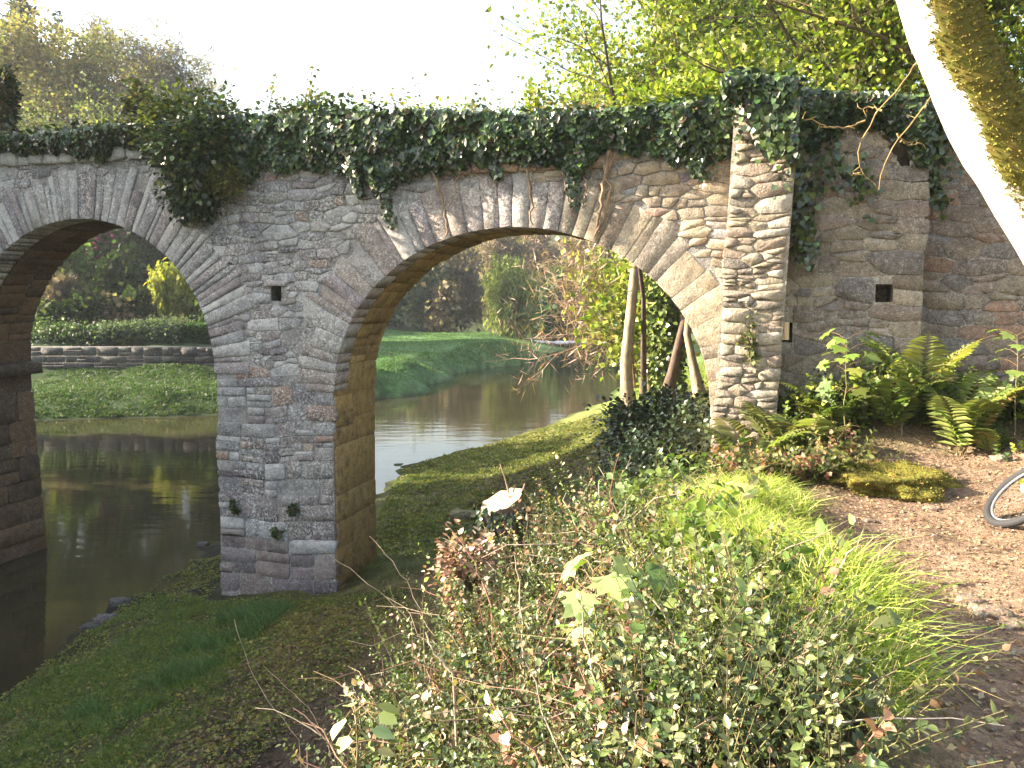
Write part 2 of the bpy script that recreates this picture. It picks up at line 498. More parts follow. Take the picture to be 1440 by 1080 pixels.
# jambs below the springing
for cu, cz, a, b in ARCHES:
    for s in (-1, 1):
        u = cu + s * (a + .03)
        acc.add(B([u] * 4, [-1.2, -1.2, cz, cz], [0, THICK, THICK, 0]), None, [(0, 1, 2, 3)], (.30, .21, .11))
acc.build('core', M_MORTAR, bridge)

# --- face stones
MAXSTONE = 300
def in_ring(u, z, t=0.62):
    for cu, cz, a, b in ARCHES:
        if abs(u - cu) < a + t and z < cz: 
            if abs(u - cu) < a - .0: return True
        if z >= cz and ((u - cu) / (a + t)) ** 2 + ((z - cz) / (b + t)) ** 2 < 1: return True
    return False
cells = []
for (x0, x1, y0, y1) in courses(-1.86, -.02, -.35, 1.25, .42, .22, .4) + courses(-1.86, -.02, 1.25, 3.25, .30, .14, .6):      # squared blocks in the pier
    p = np.array(block_outline(x0, x1, y0, y1, .16)); cells.append((p, p.mean(0), (x1 - x0) * (y1 - y0)))
for r in rubble(-9.0, 5.1, 3.25, TOPZ - .02, .27, .12, .65): cells.append(r)
cells += rubble(-9.0, -6.47, -.6, 3.25, .42, .2, .4)
ff = fface(0.0)
fstones = []
for (poly, cen, ar) in cells:
    cx, cyy = cen; lo, hi_ = poly.min(0), poly.max(0)
    if in_ring(cx, cyy): continue
    for h in HOLES:
        if poly is not None and hi_[0] > h[0] and lo[0] < h[1] and hi_[1] > h[2] and lo[1] < h[3]: poly = keep_off(poly, cen, h)
    if poly is None: continue
    if random.random() < .03: continue
    warm = 1 / (1 + math.exp(-(cx - 2.6) * 1.5))              # the stone itself turns from lichened grey to tan towards the bank
    if random.random() < warm: t = random.choice(TAN)
    elif cyy < 2.4 and random.random() < (.5 if cyy > 1.1 else .9): t = random.choice(DARKST + [(.22, .19, .18)])
    else: t = random.choice(GREY)
    if random.random() < .06: t = random.choice([(.30, .20, .16), (.17, .14, .15)])
    t = np.array(t) * random.uniform(.75, 1.25)
    hi = random.uniform(.004, .018) * (1.5 if cx > 3 else 1.0)
    fstones.append((fit(poly, random.uniform(.006, .013) if cyy < 3.2 else random.uniform(.004, .010)), hi, t, ar, cx, warm))
vis = [i for i, s in enumerate(fstones) if -6.2 < s[4] < 5.1]
big = set(sorted(vis, key=lambda i: -fstones[i][3])[:MAXSTONE])
rest = {0: Acc(), 1: Acc()}
for i, (poly, hi, t, ar, cx, warm) in enumerate(fstones):
    wm = 1 if warm > .5 else 0
    if i in big:
        a = Acc(); stone(a, poly, ff, hi, tint=t); a.build('stone', M_WARM if wm or poly[:, 1].mean() < 1.1 else M_STONE, bridge)
    else: stone(rest[wm], poly, ff, hi, tint=t)
rest[0].build('small_grey_stones', M_STONE, bridge, kind='stuff')
rest[1].build('small_tan_stones', M_WARM, bridge, kind='stuff')

# --- the arch rings
def ell(cu, cz, a, b, th, off):
    n = unit(np.array([math.cos(th) / a, math.sin(th) / b]))
    return np.array([cu + a * math.cos(th), cz + b * math.sin(th)]) + n * off
def fplain(w0):
    return lambda x, y, h: B(x, y, w0 - np.asarray(h))
for ai, (cu, cz, a, b) in enumerate(ARCHES):
    th = 0.0
    while th < math.pi - .01:
        wid = random.uniform(.06, .17) if ai == 0 else random.uniform(.08, .24)
        wz = ai == 1 and th < 1.05
        if wz: wid = random.uniform(.10, .30)
        d = wid / math.hypot(a * math.sin(th + .03), b * math.cos(th + .03))
        t1 = min(th + d, math.pi)
        if math.pi - t1 < .04: t1 = math.pi
        L = random.uniform(.5, .95) if ai == 0 else random.uniform(.52, .80)
        if wz: L = random.uniform(.5, .72)
        g = .004 / a if wz else .006 / a
        mid = .5 * (th + t1); lowend = th < .25 or t1 > math.pi - .25
        if lowend: L = random.uniform(.4, .62)
        offs = [0.0, L * .33, L * .68, L * random.uniform(.97, 1.0)]
        jr = lambda: random.uniform(-.012, .012) / a
        left = [ell(cu, cz, a, b, th + g + jr(), o) for o in offs]
        right = [ell(cu, cz, a, b, t1 - g + jr(), o) for o in offs[::-1]]
        ac = Acc()
        cx = .5 * (left[0][0] + right[0][0])
        warm = cx > 3.2
        if ai == 0: t = random.choice(GREY + [(.40, .39, .38)])
        elif warm: t = random.choice(TAN)
        else: t = random.choice([(.32, .27, .26), (.36, .31, .28), (.26, .22, .23), (.29, .24, .22), (.35, .33, .32)])
        stone(ac, left + right, fplain(0.0), random.uniform(.003, .010) if wz else random.uniform(.006, .022), back=-.36, tint=np.array(t) * random.uniform(.85, 1.15))
        ac.build('voussoir', M_WARM if warm else M_STONE, bridge)
        th = t1
# --- flat course of reddish slabs over the crown of the near arch
x = 1.55
while x < 3.5:
    w = random.uniform(.22, .42)
    ac = Acc(); stone(ac, block_outline(x, x + w - .02, 5.86, 6.05 + random.uniform(-.02, .03)), fplain(0.0), random.uniform(.05, .09), tint=random.choice([(.36, .20, .13), (.33, .23, .16), (.28, .17, .13)]))
    ac.build('coping_slab', M_WARM, bridge); x += w
# --- pale stones along the top of the wall over the far arch
x = -6.3
while x < -2.3:
    w = random.uniform(.18, .34)
    ac = Acc(); stone(ac, block_outline(x, x + w - .02, 6.28, 6.28 + random.uniform(.13, .22), .2), fplain(0.0), random.uniform(.04, .09), tint=np.array((.5, .49, .47)) * random.uniform(.85, 1.1))
    ac.build('parapet_stone', M_STONE, bridge); x += w
# lintel of the putlog hole
ac = Acc(); stone(ac, block_outline(-1.04, -.70, 4.475, 4.55), fplain(0.0), .03, tint=(.34, .32, .31)); ac.build('lintel', M_STONE, bridge)

# --- soffits and jambs
def arch_path(cu, cz, a, b, s):
    """position and inward normal at arc length s measured from the foot of the far-side (left) jamb"""
    J = cz + .6
    s = np.asarray(s, float)
    n = 240; th = np.linspace(math.pi, 0, n)
    P = np.c_[cu + a * np.cos(th), cz + b * np.sin(th)]
    cum = np.r_[0, np.cumsum(np.linalg.norm(np.diff(P, axis=0), axis=1))]
    tot = cum[-1]
    t = np.interp(s - J, cum, th)
    x = np.where(s < J, cu - a, np.where(s > J + tot, cu + a, cu + a * np.cos(t)))
    z = np.where(s < J, s - .6, np.where(s > J + tot, cz - (s - J - tot), cz + b * np.sin(t)))
    nx = np.where(s < J, 1.0, np.where(s > J + tot, -1.0, -np.cos(t) / a)); nz = np.where((s < J) | (s > J + tot), 0.0, -np.sin(t) / b)
    l = np.hypot(nx, nz)
    return x, z, nx / l, nz / l, J, tot
for ai, (cu, cz, a, b) in enumerate(ARCHES):
    J, tot = arch_path(cu, cz, a + .02, b + .02, 0)[4:]
    flare = lambda s: .0 if ai else np.clip((3.0 - (np.asarray(s) - .6)) * .07, 0, .22)    # the far pier spreads towards its foot
    def fm(x, y, h, cu=cu, cz=cz, a=a, b=b):
        px, pz, nx, nz, _, _ = arch_path(cu, cz, a + .02, b + .02, y)
        hh = np.asarray(h) + np.where(np.asarray(y) < J, flare(y), 0)
        return B(px + nx * hh, pz + nz * hh, x)
    restS = Acc()
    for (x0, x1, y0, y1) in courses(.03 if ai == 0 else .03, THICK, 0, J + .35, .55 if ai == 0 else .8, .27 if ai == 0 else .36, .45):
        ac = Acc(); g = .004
        t = np.array(random.choice(BROWN if ai else BROWN_SHADED)) * random.uniform(.85, 1.1)
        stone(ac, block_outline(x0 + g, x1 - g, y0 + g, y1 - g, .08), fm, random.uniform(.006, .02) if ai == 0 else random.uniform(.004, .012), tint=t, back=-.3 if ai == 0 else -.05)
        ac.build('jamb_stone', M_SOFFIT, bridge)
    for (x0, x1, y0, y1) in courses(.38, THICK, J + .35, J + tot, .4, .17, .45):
        t = np.array(random.choice(BROWN if ai else BROWN_SHADED)) * random.uniform(.75, 1.15); g = .006
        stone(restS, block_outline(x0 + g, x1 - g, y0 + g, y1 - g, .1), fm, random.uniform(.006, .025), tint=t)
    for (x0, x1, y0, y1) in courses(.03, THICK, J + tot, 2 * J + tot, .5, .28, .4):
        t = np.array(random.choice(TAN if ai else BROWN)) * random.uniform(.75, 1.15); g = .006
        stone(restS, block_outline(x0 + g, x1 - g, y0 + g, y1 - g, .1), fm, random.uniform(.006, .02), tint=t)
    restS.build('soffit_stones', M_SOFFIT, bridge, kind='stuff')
# springing ledge inside the far arch
ac = Acc()
cu, cz, a, b = ARCHES[0]
for (w0, w1) in [(.02, .42), (.43, .86), (.87, THICK + .05)]:
    ac = Acc()
    x = cu - a + .02
    V = B([x, x + .17, x + .15, x, x, x + .17, x + .15, x], [3.02, 3.03, 3.2, 3.24] * 2, [w0] * 4 + [w1] * 4)
    ac.add(V, None, [(0, 1, 2, 3), (7, 6, 5, 4), (0, 4, 5, 1), (1, 5, 6, 2), (2, 6, 7, 3), (3, 7, 4, 0)], (.08, .06, .04)); ac.build('springing_ledge', M_SOFFIT, bridge)

# --- the buttress at the near bank
buttress = bpy.data.objects.new('buttress', None); COL.objects.link(buttress); buttress.parent = bridge
W_BUT = -.45
LEAN = .052
bu0, bu1 = 4.93, 5.6
ac = Acc()
zz = [1.2, 2.5, 4.5, 6.45]
for z0, z1 in zip(zz[:-1], zz[1:]):
    s0, s1 = LEAN * (z0 - 2.5), LEAN * (z1 - 2.5)
    ac.add(B([bu0 + s0, bu1 + s0, bu1 + s1, bu0 + s1], [z0, z0, z1, z1], [W_BUT] * 4), None, [(0, 1, 2, 3)], (.4, .34, .27))
    for q0 in (bu0, bu1):
        ac.add(B([q0 + s0, q0 + s0, q0 + s1, q0 + s1], [z0, z0, z1, z1], [W_BUT, .1, .1, W_BUT]), None, [(0, 1, 2, 3)], (.4, .34, .27))
s1 = LEAN * (6.45 - 2.5)
ac.add(B([bu0 + s1, bu1 + s1, bu1 + s1, bu0 + s1], [6.45] * 4, [W_BUT, W_BUT, .1, .1]), None, [(0, 1, 2, 3)], (.4, .34, .27))
ac.build('mortar_core', M_WARM, buttress)
fb = fface(W_BUT, LEAN)
for (poly, cen, ar) in rubble(bu0 + .005, bu1 - .005, 1.9, 6.43, .22, .105, .8, asp=2.3):
    ac = Acc(); edge = poly[:, 0].min() < bu0 + .03 or poly[:, 0].max() > bu1 - .03
    stone(ac, fit(poly, random.uniform(.005, .012)), fb, random.uniform(.006, .034), back=-.25 if edge else -.08, tint=np.array(random.choice(TAN + [(.46, .40, .33)])) * random.uniform(.8, 1.15))
    ac.build('stone', M_WARM, buttress)

# ================================================================ the retaining wall beyond the buttress
rwall = thing('retaining_wall', 'shaded rubble retaining wall right of the buttress, stepping back in two planes', 'wall')
rwall['kind'] = 'thing'
HOLE2 = [(6.66, 6.84, 4.26, 4.46)]
HOLE1 = (5.62, 5.80, 3.80, 4.03)
ac = Acc()
def topA(u): return 6.3 if u < 6.55 else max(5.2, 6.3 - (u - 6.55) * 1.7)
ua = sorted(set([5.8] + list(np.round(np.arange(5.9, 7.15, .1), 3)) + [6.66, 6.84, 7.13]))
core(ac, ua, lambda u, m: 1.8, topA, .0, .62, HOLE2, (.3, .26, .21))
core(ac, [5.602, 5.8], lambda u, m: 1.8, lambda u: HOLE1[2], .0, .62, (), (.3, .26, .21))     # the lower hole goes right through
core(ac, [5.602, 5.8], lambda u, m: HOLE1[3], topA, .0, .62, (), (.3, .26, .21))
ac.build('core_near', M_MORTAR, rwall)
ac = Acc(); core(ac, [6.45, 6.75, 7.05] + list(np.arange(7.2, 14.1, .3)), lambda u, m: 1.8, lambda u: 6.2, .4, .95, (), (.27, .22, .19)); ac.build('core_far', M_MORTAR, rwall)
RW = [(.27, .225, .17), (.23, .185, .14), (.30, .25, .19), (.21, .165, .135), (.25, .19, .155), (.19, .165, .15)]
for part, (x0r, x1r, w0, zt) in enumerate([(5.62, 7.13, 0.0, 6.28), (6.5, 10.2, .4, 6.18)]):
    f2 = fface(w0)
    sm = Acc()
    for (poly, cen, ar) in rubble(x0r, x1r, 2.5, zt, .33, .15, .6):
        cx, cyy = cen; lo, hi_ = poly.min(0), poly.max(0)
        if part == 0 and cyy > topA(cx) + .02: continue
        for h in HOLE2 + [HOLE1]:
            if part == 0 and poly is not None and hi_[0] > h[0] and lo[0] < h[1] and hi_[1] > h[2] and lo[1] < h[3]: poly = keep_off(poly, cen, h)
        if poly is None: continue
        if part == 1 and hi_[0] < 7.14 and cyy < 5.0: continue
        edge = part == 0 and hi_[0] > 7.1
        t = np.array(random.choice(RW + ([(.27, .17, .12)] if part else []))) * random.uniform(.8, 1.2)
        p = fit(poly, random.uniform(.004, .010))
        if edge: p[p[:, 0] > 7.08, 0] += .03
        a1 = Acc(); stone(a1, p, f2, random.uniform(.004, .022), back=-.42 if edge else -.06, tint=t)
        a1.build('stone', M_WARM, rwall)
# ================================================================ the ground and the river
CP = [  # X, Y, z
 # path and the bank it runs along
 (.6, -2, 2.75), (3, -2, 2.75), (1.9, 0, 2.66), (1.9, 2.8, 2.64), (1.5, 1.2, 2.68), (2.3, 4.5, 2.58), (2.9, 6.3, 2.56), (4.3, 6.8, 2.62), (3.3, 3.5, 2.72), (4.2, 5.3, 2.72), (6, 6, 3.0),
 (6, 2, 2.9), (4.5, 8.2, 2.85), (5.6, 8.5, 3.25), (3.3, 9.0, 2.85), (4.4, 8.75, 3.2), (7, 8.2, 3.5), (9, 8, 3.7), (8, 4, 3.3), (12, 4, 3.8),
 (2.3, 9.0, 2.3), (2.85, 8.7, 2.45), (3.6, 7.6, 2.7), (2.6, 7.7, 2.5), (12, -2, 3.3), (-2, -2, 2.6), (-5, 0, 1.6), (-10, -2, .8), (-8, 3, .3), (-12, 4, -.5),
 # grass bank and undergrowth
 (1.2, 3, 2.9), (1.4, 4, 2.92), (1.5, 5, 2.86), (1.8, 6.5, 2.7), (1.62, 3.2, 2.7), (1.95, 5, 2.62), (.3, 2.5, 2.5), (.5, 3.5, 2.5), (0, 5, 2.15), (.2, 6.6, 1.95), (1.0, 7.2, 2.25), (1.3, 8.6, 2.0), (-.75, 4.0, 1.55), (-.55, 6.0, 1.55), (-.75, 7.4, 1.05), (-.6, 2.5, 1.9), (-.2, 1, 2.4),
 # shore in the shade of the bridge
 (-1.2, 5.4, 1.1), (-2.2, 6, .8), (-3.6, 5.5, .5), (-2.9, 7.9, .55), (-4.7, 8.6, .22), (-4.4, 6.8, .33), (-2.5, 8.7, .6), (-1.95, 9.2, .68), (-1.4, 9.8, .72), (-2.4, 10.7, .33), (-3.4, 10.9, .22), (-4.25, 11.2, .05), (-4.8, 10, .12), (-3.2, 4, .9),
 (-5.54, 8.45, 0), (-5.6, 11.1, -.01), (-5.2, 13.7, 0), (-3.9, 12.5, .14), (-3.6, 16.5, 0), (-5.5, 6.5, .05), (-6, 5, -.05), (-7.2, 8, -.5), (-8, 11, -.6), (-6.5, 14, -.35), (-9, 6, -.6), (-5, 17, -.4),
 # under the near arch
 (-1.6, 15, .3), (-1.9, 12.5, .38), (.47, 17.9, .48), (2.3, 20.3, .75), (1.0, 14.6, .8), (.35, 11.3, 1.0), (1.5, 12, 1.7), (2.4, 10.5, 2.2), (2.8, 14, 2.0), (-.5, 12, .6), (-.3, 9.6, .95), (2.6, 17, 1.5), (-2.6, 18, .08), (4.3, 13, 2.6), (4.3, 10.6, 2.5),
 (-2.85, 17.8, 0), (-2.93, 20.5, 0), (-.9, 23.5, .02), (.6, 26, 0), (4.2, 34, 0), (1, 23, .3), (3.1, 20.6, 1.2), (4.4, 21, 1.5), (6.3, 31, 1.2), (8, 38, .9), (6.5, 24, 1.9), (5.4, 34, .6), (7.5, 46, 0), (12, 62, 0), (16, 84, 0), (12, 50, 1.0), (12, 30, 3.0), (18, 30, 6), (18, 50, 4), (24, 70, 3), (30, 50, 9), (26, 100, 3),
 (-5, 21, -.5), (-7, 24, -.9), (-3, 25, -.5), (-1, 30, -.7), (1, 36, -.7), (4, 46, -.8), (7, 60, -.8), (9, 80, -.8), (8, 100, -.6), (-10, 18, -.9), (-15, 14, -.9), (-16, 22, -.9),
 # far bank, left
 (-20, 27.6, 0), (-16.7, 28.4, 0), (-14, 28.9, 0), (-10.8, 29.6, 0), (-8.3, 31.5, 0), (-5.6, 34.6, 0), (-4.2, 40, 0), (-3.2, 46, 0), (-1.2, 50.5, 0), (.7, 52.2, 0), (1.0, 54, 0), (1.6, 60, 0), (1.9, 74, 0), (2.5, 90, 0),
 (-20, 29.2, .75), (-16.7, 29.9, .75), (-13.5, 30.4, .75), (-10.2, 31, .75), (-7.3, 33.5, .85), (-5.9, 36.5, 1.0), (-5.0, 41, 1.0), (-4.2, 47, 1.0), (-1.4, 52.2, 1.0), (.0, 54, 1.0), (.5, 60, 1.0), (.8, 72, 1.0), (-20, 33.8, 1.0), (-16.7, 33.8, 1.0), (-12, 33.8, 1.0), (-14, 32, .9), (-9, 38, 1.1), (-8, 46, 1.15), (-6, 56, 1.15), (-12, 55, 1.4), (-4, 70, 1.1), (-10, 72, 1.3), (-14, 62, 1.5), (-12, 80, 1.5), (-16, 75, 1.9), (-8, 86, 1.4), (-10, 46, 1.15), (-6.1, 35.6, .95), (-4.8, 40.3, 1.0), (-3.8, 46.4, 1.0), (-1.6, 51.2, 1.0), (.4, 53, 1.0), (1.0, 56, 1.0), (-1, 76, 1.0), (-2, 92, 1.0),
 (-20, 35.2, 2.0), (-16, 35.2, 2.0), (-12, 35.2, 2.0), (-9.5, 35.2, 1.4), (-13.5, 44, 2.1), (-22, 44, 4), (-30, 36, 4), (-30, 60, 9), (-20, 70, 7), (-45, 50, 13), (-45, 80, 18), (-25, 100, 11), (-10, 100, 4), (-5, 125, 4), (8, 125, 2.5), (25, 130, 5), (0, 160, 12), (40, 150, 16), (-40, 150, 25), (-80, 80, 30), (-80, 30, 22), (-40, 20, 8), (-26, 14, 2.0), (-22, 20, .8), (-24, 8, 1.2), (-21, 3, .6), (-26, -5, 2), (-60, -10, 12), (-20, -10, .8),
 (0, 240, 34), (90, 240, 40), (-100, 240, 50), (70, 90, 26), (90, 20, 25), (50, 10, 14), (20, 14, 6.5), (14, 20, 5.0), (40, -30, 8), (0, -40, 4), (-60, -60, 10), (200, 60, 45), (200, 250, 55), (-200, 60, 50), (-200, 250, 60), (0, 330, 42), (-200, -80, 20), (200, -80, 30),
]
CP = np.array(CP, float)
def _phi(d): return -np.sqrt(d * d + .12)
_D = np.linalg.norm(CP[:, None, :2] - CP[None, :, :2], axis=2)
_n = len(CP)
_A = np.zeros((_n + 3, _n + 3)); _A[:_n, :_n] = _phi(_D); _A[:_n, _n] = 1; _A[:_n, _n + 1:] = CP[:, :2]; _A[_n:, :_n] = _A[:_n, _n:].T
_W = np.linalg.solve(_A, np.r_[CP[:, 2], 0, 0, 0])
def hbase(xy):
    xy = np.atleast_2d(np.asarray(xy, float)); out = np.empty(len(xy))
    for s in range(0, len(xy), 20000):
        q = xy[s:s + 20000]
        d = np.linalg.norm(q[:, None] - CP[None, :, :2], axis=2)
        out[s:s + 20000] = _phi(d) @ _W[:_n] + _W[_n] + q @ _W[_n + 1:]
    return out
def pathdist(xy):
    """signed distance across the path: >0 on the path"""
    c = np.interp(xy[:, 1], [-2, 0, 2.8, 4.5, 6.3, 8], [2.3, 2.3, 2.35, 2.75, 3.4, 4.3])
    hw = np.interp(xy[:, 1], [0, 2.8, 4.5, 6.3, 8], [.75, .72, .75, .9, .8])
    return hw - np.abs(xy[:, 0] - c)
def height(xy):
    xy = np.atleast_2d(np.asarray(xy, float))
    z = hbase(xy)
    r = np.hypot(xy[:, 0], xy[:, 1])
    pd = pathdist(xy); onp = 1 / (1 + np.exp(-np.clip(pd, -8, 8) * 9))
    near = np.clip(1.5 - r / 30, 0, 1)
    amp = near * (1 - onp) * (.6 + .4 * np.clip(z * 1.2, 0, 1))
    z = z + amp * ((fbm(xy, 1.1, 3, 3) - .5) * .26 + (fbm(xy, 4.5, 3, 9) - .5) * .19) + near * onp * (fbm(xy, 3.5, 3, 5) - .5) * .07 - .05 * onp * near
    mid = np.clip((xy[:, 1] - 10.5) / 2, 0, 1) * np.clip((34 - xy[:, 1]) / 8, 0, 1) * np.clip(z + .6, 0, 1)
    z = z + mid * ((fbm(xy, 1.3, 3, 71) - .5) * .30 + (fbm(xy, 4.0, 2, 72) - .5) * .12)
    far = np.clip((r - 26) / 6, 0, 1) * (z > -.4)
    z = z + far * ((fbm(xy, .35, 3, 14) - .5) * .16 + (fbm(xy, 1.1, 3, 15) - .5) * .2)
    return z
def hz(x, y): return float(height([[x, y]])[0])

# colours of the ground itself
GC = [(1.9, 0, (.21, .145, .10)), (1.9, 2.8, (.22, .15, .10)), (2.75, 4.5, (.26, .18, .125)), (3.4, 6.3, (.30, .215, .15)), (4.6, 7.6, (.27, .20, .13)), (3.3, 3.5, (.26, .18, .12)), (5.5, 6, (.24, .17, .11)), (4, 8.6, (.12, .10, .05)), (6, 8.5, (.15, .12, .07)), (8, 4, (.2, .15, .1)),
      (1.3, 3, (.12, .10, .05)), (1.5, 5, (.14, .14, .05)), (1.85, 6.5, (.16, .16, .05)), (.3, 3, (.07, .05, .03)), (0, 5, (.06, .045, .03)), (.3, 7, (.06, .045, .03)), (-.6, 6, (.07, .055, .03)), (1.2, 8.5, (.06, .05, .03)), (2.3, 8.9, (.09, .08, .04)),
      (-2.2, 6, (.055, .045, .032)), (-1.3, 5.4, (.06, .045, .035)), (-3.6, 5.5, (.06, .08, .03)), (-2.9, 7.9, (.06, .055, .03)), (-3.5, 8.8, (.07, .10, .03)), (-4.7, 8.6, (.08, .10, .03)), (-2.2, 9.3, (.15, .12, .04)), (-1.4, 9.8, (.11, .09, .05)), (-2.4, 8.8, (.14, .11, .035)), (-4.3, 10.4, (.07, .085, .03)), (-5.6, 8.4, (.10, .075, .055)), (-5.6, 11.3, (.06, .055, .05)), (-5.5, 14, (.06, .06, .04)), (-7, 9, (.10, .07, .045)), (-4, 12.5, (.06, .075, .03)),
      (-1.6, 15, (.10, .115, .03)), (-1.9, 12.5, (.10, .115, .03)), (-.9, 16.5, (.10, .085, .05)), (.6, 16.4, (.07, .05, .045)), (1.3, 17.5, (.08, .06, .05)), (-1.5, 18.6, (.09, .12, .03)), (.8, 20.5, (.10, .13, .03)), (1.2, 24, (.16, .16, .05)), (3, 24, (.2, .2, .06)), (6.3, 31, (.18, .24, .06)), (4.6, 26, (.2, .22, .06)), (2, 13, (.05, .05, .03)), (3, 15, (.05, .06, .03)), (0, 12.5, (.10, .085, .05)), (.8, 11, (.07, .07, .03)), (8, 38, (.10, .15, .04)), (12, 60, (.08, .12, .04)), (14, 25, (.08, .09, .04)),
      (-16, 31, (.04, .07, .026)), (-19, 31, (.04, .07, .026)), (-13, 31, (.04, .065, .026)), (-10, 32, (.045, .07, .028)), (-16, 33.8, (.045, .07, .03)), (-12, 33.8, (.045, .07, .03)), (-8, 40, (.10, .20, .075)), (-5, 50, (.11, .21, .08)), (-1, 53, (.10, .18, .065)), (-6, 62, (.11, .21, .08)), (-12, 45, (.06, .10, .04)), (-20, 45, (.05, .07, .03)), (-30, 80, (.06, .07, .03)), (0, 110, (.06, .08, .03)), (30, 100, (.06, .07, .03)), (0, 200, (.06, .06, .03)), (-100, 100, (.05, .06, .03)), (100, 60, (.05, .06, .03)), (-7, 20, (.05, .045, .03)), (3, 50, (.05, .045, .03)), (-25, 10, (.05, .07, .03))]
GCP = np.array([(x, y) for x, y, c in GC]); GCC = np.array([c for x, y, c in GC])
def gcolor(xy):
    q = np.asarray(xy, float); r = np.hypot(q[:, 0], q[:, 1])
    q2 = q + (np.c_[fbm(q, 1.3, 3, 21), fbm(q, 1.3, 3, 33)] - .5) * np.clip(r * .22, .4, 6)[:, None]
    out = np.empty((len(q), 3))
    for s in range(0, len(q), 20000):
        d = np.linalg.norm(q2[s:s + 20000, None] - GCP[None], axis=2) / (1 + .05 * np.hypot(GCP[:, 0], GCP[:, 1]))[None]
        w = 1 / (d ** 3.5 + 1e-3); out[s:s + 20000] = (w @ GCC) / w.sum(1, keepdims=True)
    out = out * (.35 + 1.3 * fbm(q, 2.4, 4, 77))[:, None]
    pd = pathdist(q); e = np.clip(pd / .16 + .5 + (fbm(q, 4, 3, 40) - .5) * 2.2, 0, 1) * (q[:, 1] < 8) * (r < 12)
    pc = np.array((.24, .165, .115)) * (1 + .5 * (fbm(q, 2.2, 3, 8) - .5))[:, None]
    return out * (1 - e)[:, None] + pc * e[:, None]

def spacing(lo, hi, fine, n_f, grow):
    """grid lines: fine steps in [lo, hi], growing outside"""
    a = list(np.arange(lo, hi, fine)); s = fine
    while a[-1] < 330: s *= grow; a.append(a[-1] + s)
    s = fine; b = [lo]
    while b[-1] > -200: s *= grow; b.append(b[-1] - s)
    return np.array(b[::-1][:-1] + a)
gx = spacing(-6, 6, .095, 0, 1.055); gx = gx[(gx > -130) & (gx < 130)]
gy = spacing(2, 13, .092, 0, 1.027); gy = gy[(gy > -60) & (gy < 200)]
XX, YY = np.meshgrid(gx, gy); xy = np.c_[XX.ravel(), YY.ravel()]
zz = height(xy); zz_all_max = zz.max()
# small tufts and clods
ny, nx = XX.shape
i = np.arange(ny - 1)[:, None] * nx; j = np.arange(nx - 1)[None]
Q = np.stack([i + j, i + j + 1, i + nx + j + 1, i + nx + j], -1).reshape(-1, 4)
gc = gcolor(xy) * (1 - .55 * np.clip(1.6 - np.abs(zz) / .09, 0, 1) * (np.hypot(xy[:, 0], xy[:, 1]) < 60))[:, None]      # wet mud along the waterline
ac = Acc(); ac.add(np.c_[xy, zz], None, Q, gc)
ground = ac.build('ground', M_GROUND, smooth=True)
tag(ground, 'muddy mossy river bank, earth path and far grassy bank', 'ground', kind='structure')

# raised bank behind the retaining wall
uu = np.r_[6.25, np.arange(6.4, 12, .3), np.arange(12, 60, 2.0)]; ww = np.r_[.64, .8, 1.0, np.arange(1.3, 10, .4), np.arange(10, 60, 2.5)]
UU, WW = np.meshgrid(uu, ww); flat = B(UU.ravel(), np.zeros(UU.size), WW.ravel())
hh = 5.75 + .16 * (WW.ravel() - .6) + .05 * (UU.ravel() - 6) + (fbm(flat[:, :2], .9, 3, 60) - .5) * .4 * np.clip(WW.ravel() - .5, 0, 1)
flat[:, 2] = hh
ny, nx = UU.shape; i = np.arange(ny - 1)[:, None] * nx; j = np.arange(nx - 1)[None]
Q = np.stack([i + j, i + j + 1, i + nx + j + 1, i + nx + j], -1).reshape(-1, 4)
ac = Acc(); ac.add(flat, None, Q, jit((.07, .075, .03), len(flat), .15))
sk = flat.reshape(ny, nx, 3)
for edge in (sk[:, 0], sk[0]):
    lo = edge.copy(); lo[:, 2] = 0.5
    V = np.vstack([edge, lo]); m = len(edge); k = np.arange(m - 1)
    ac.add(V, None, np.c_[k, k + 1, m + k + 1, m + k], (.06, .05, .03))
tag(ac.build('hillside', M_GROUND, smooth=True), 'leafy slope held up behind the retaining wall', 'hillside', kind='structure')

# water
m, nt, b = new_mat('river_water')
n1 = noise(nt, 1.6, 3, .5); n2 = noise(nt, 9, 3, .5)
mp = nd(nt, 'ShaderNodeMapping', Scale=(.5, 1.6, 1)); nt.links.new(pos(nt), mp.inputs[0]); nt.links.new(mp.outputs[0], n1.inputs['Vector']); nt.links.new(mp.outputs[0], n2.inputs['Vector'])
nt.links.new(mix(nt, ramp(nt, noise(nt, .5, 4).outputs[0], [(.35, 0.0), (.65, 1.0)]).outputs[0], (.020, .019, .010), (.034, .029, .015)), b.inputs['Base Color'])
b.inputs['Roughness'].default_value = .04; b.inputs['IOR'].default_value = 1.333; b.inputs['Specular IOR Level'].default_value = .5
p = bump(nt, b, n1.outputs[0], .10, .05); bump(nt, b, n2.outputs[0], .06, .01, p)
ac = Acc(); ac.add([(-60, -60, 0), (80, -60, 0), (80, 140, 0), (-60, 140, 0)], None, [(0, 1, 2, 3)])
tag(ac.build('river_water', m), 'calm murky brown-green river', 'water', kind='structure')
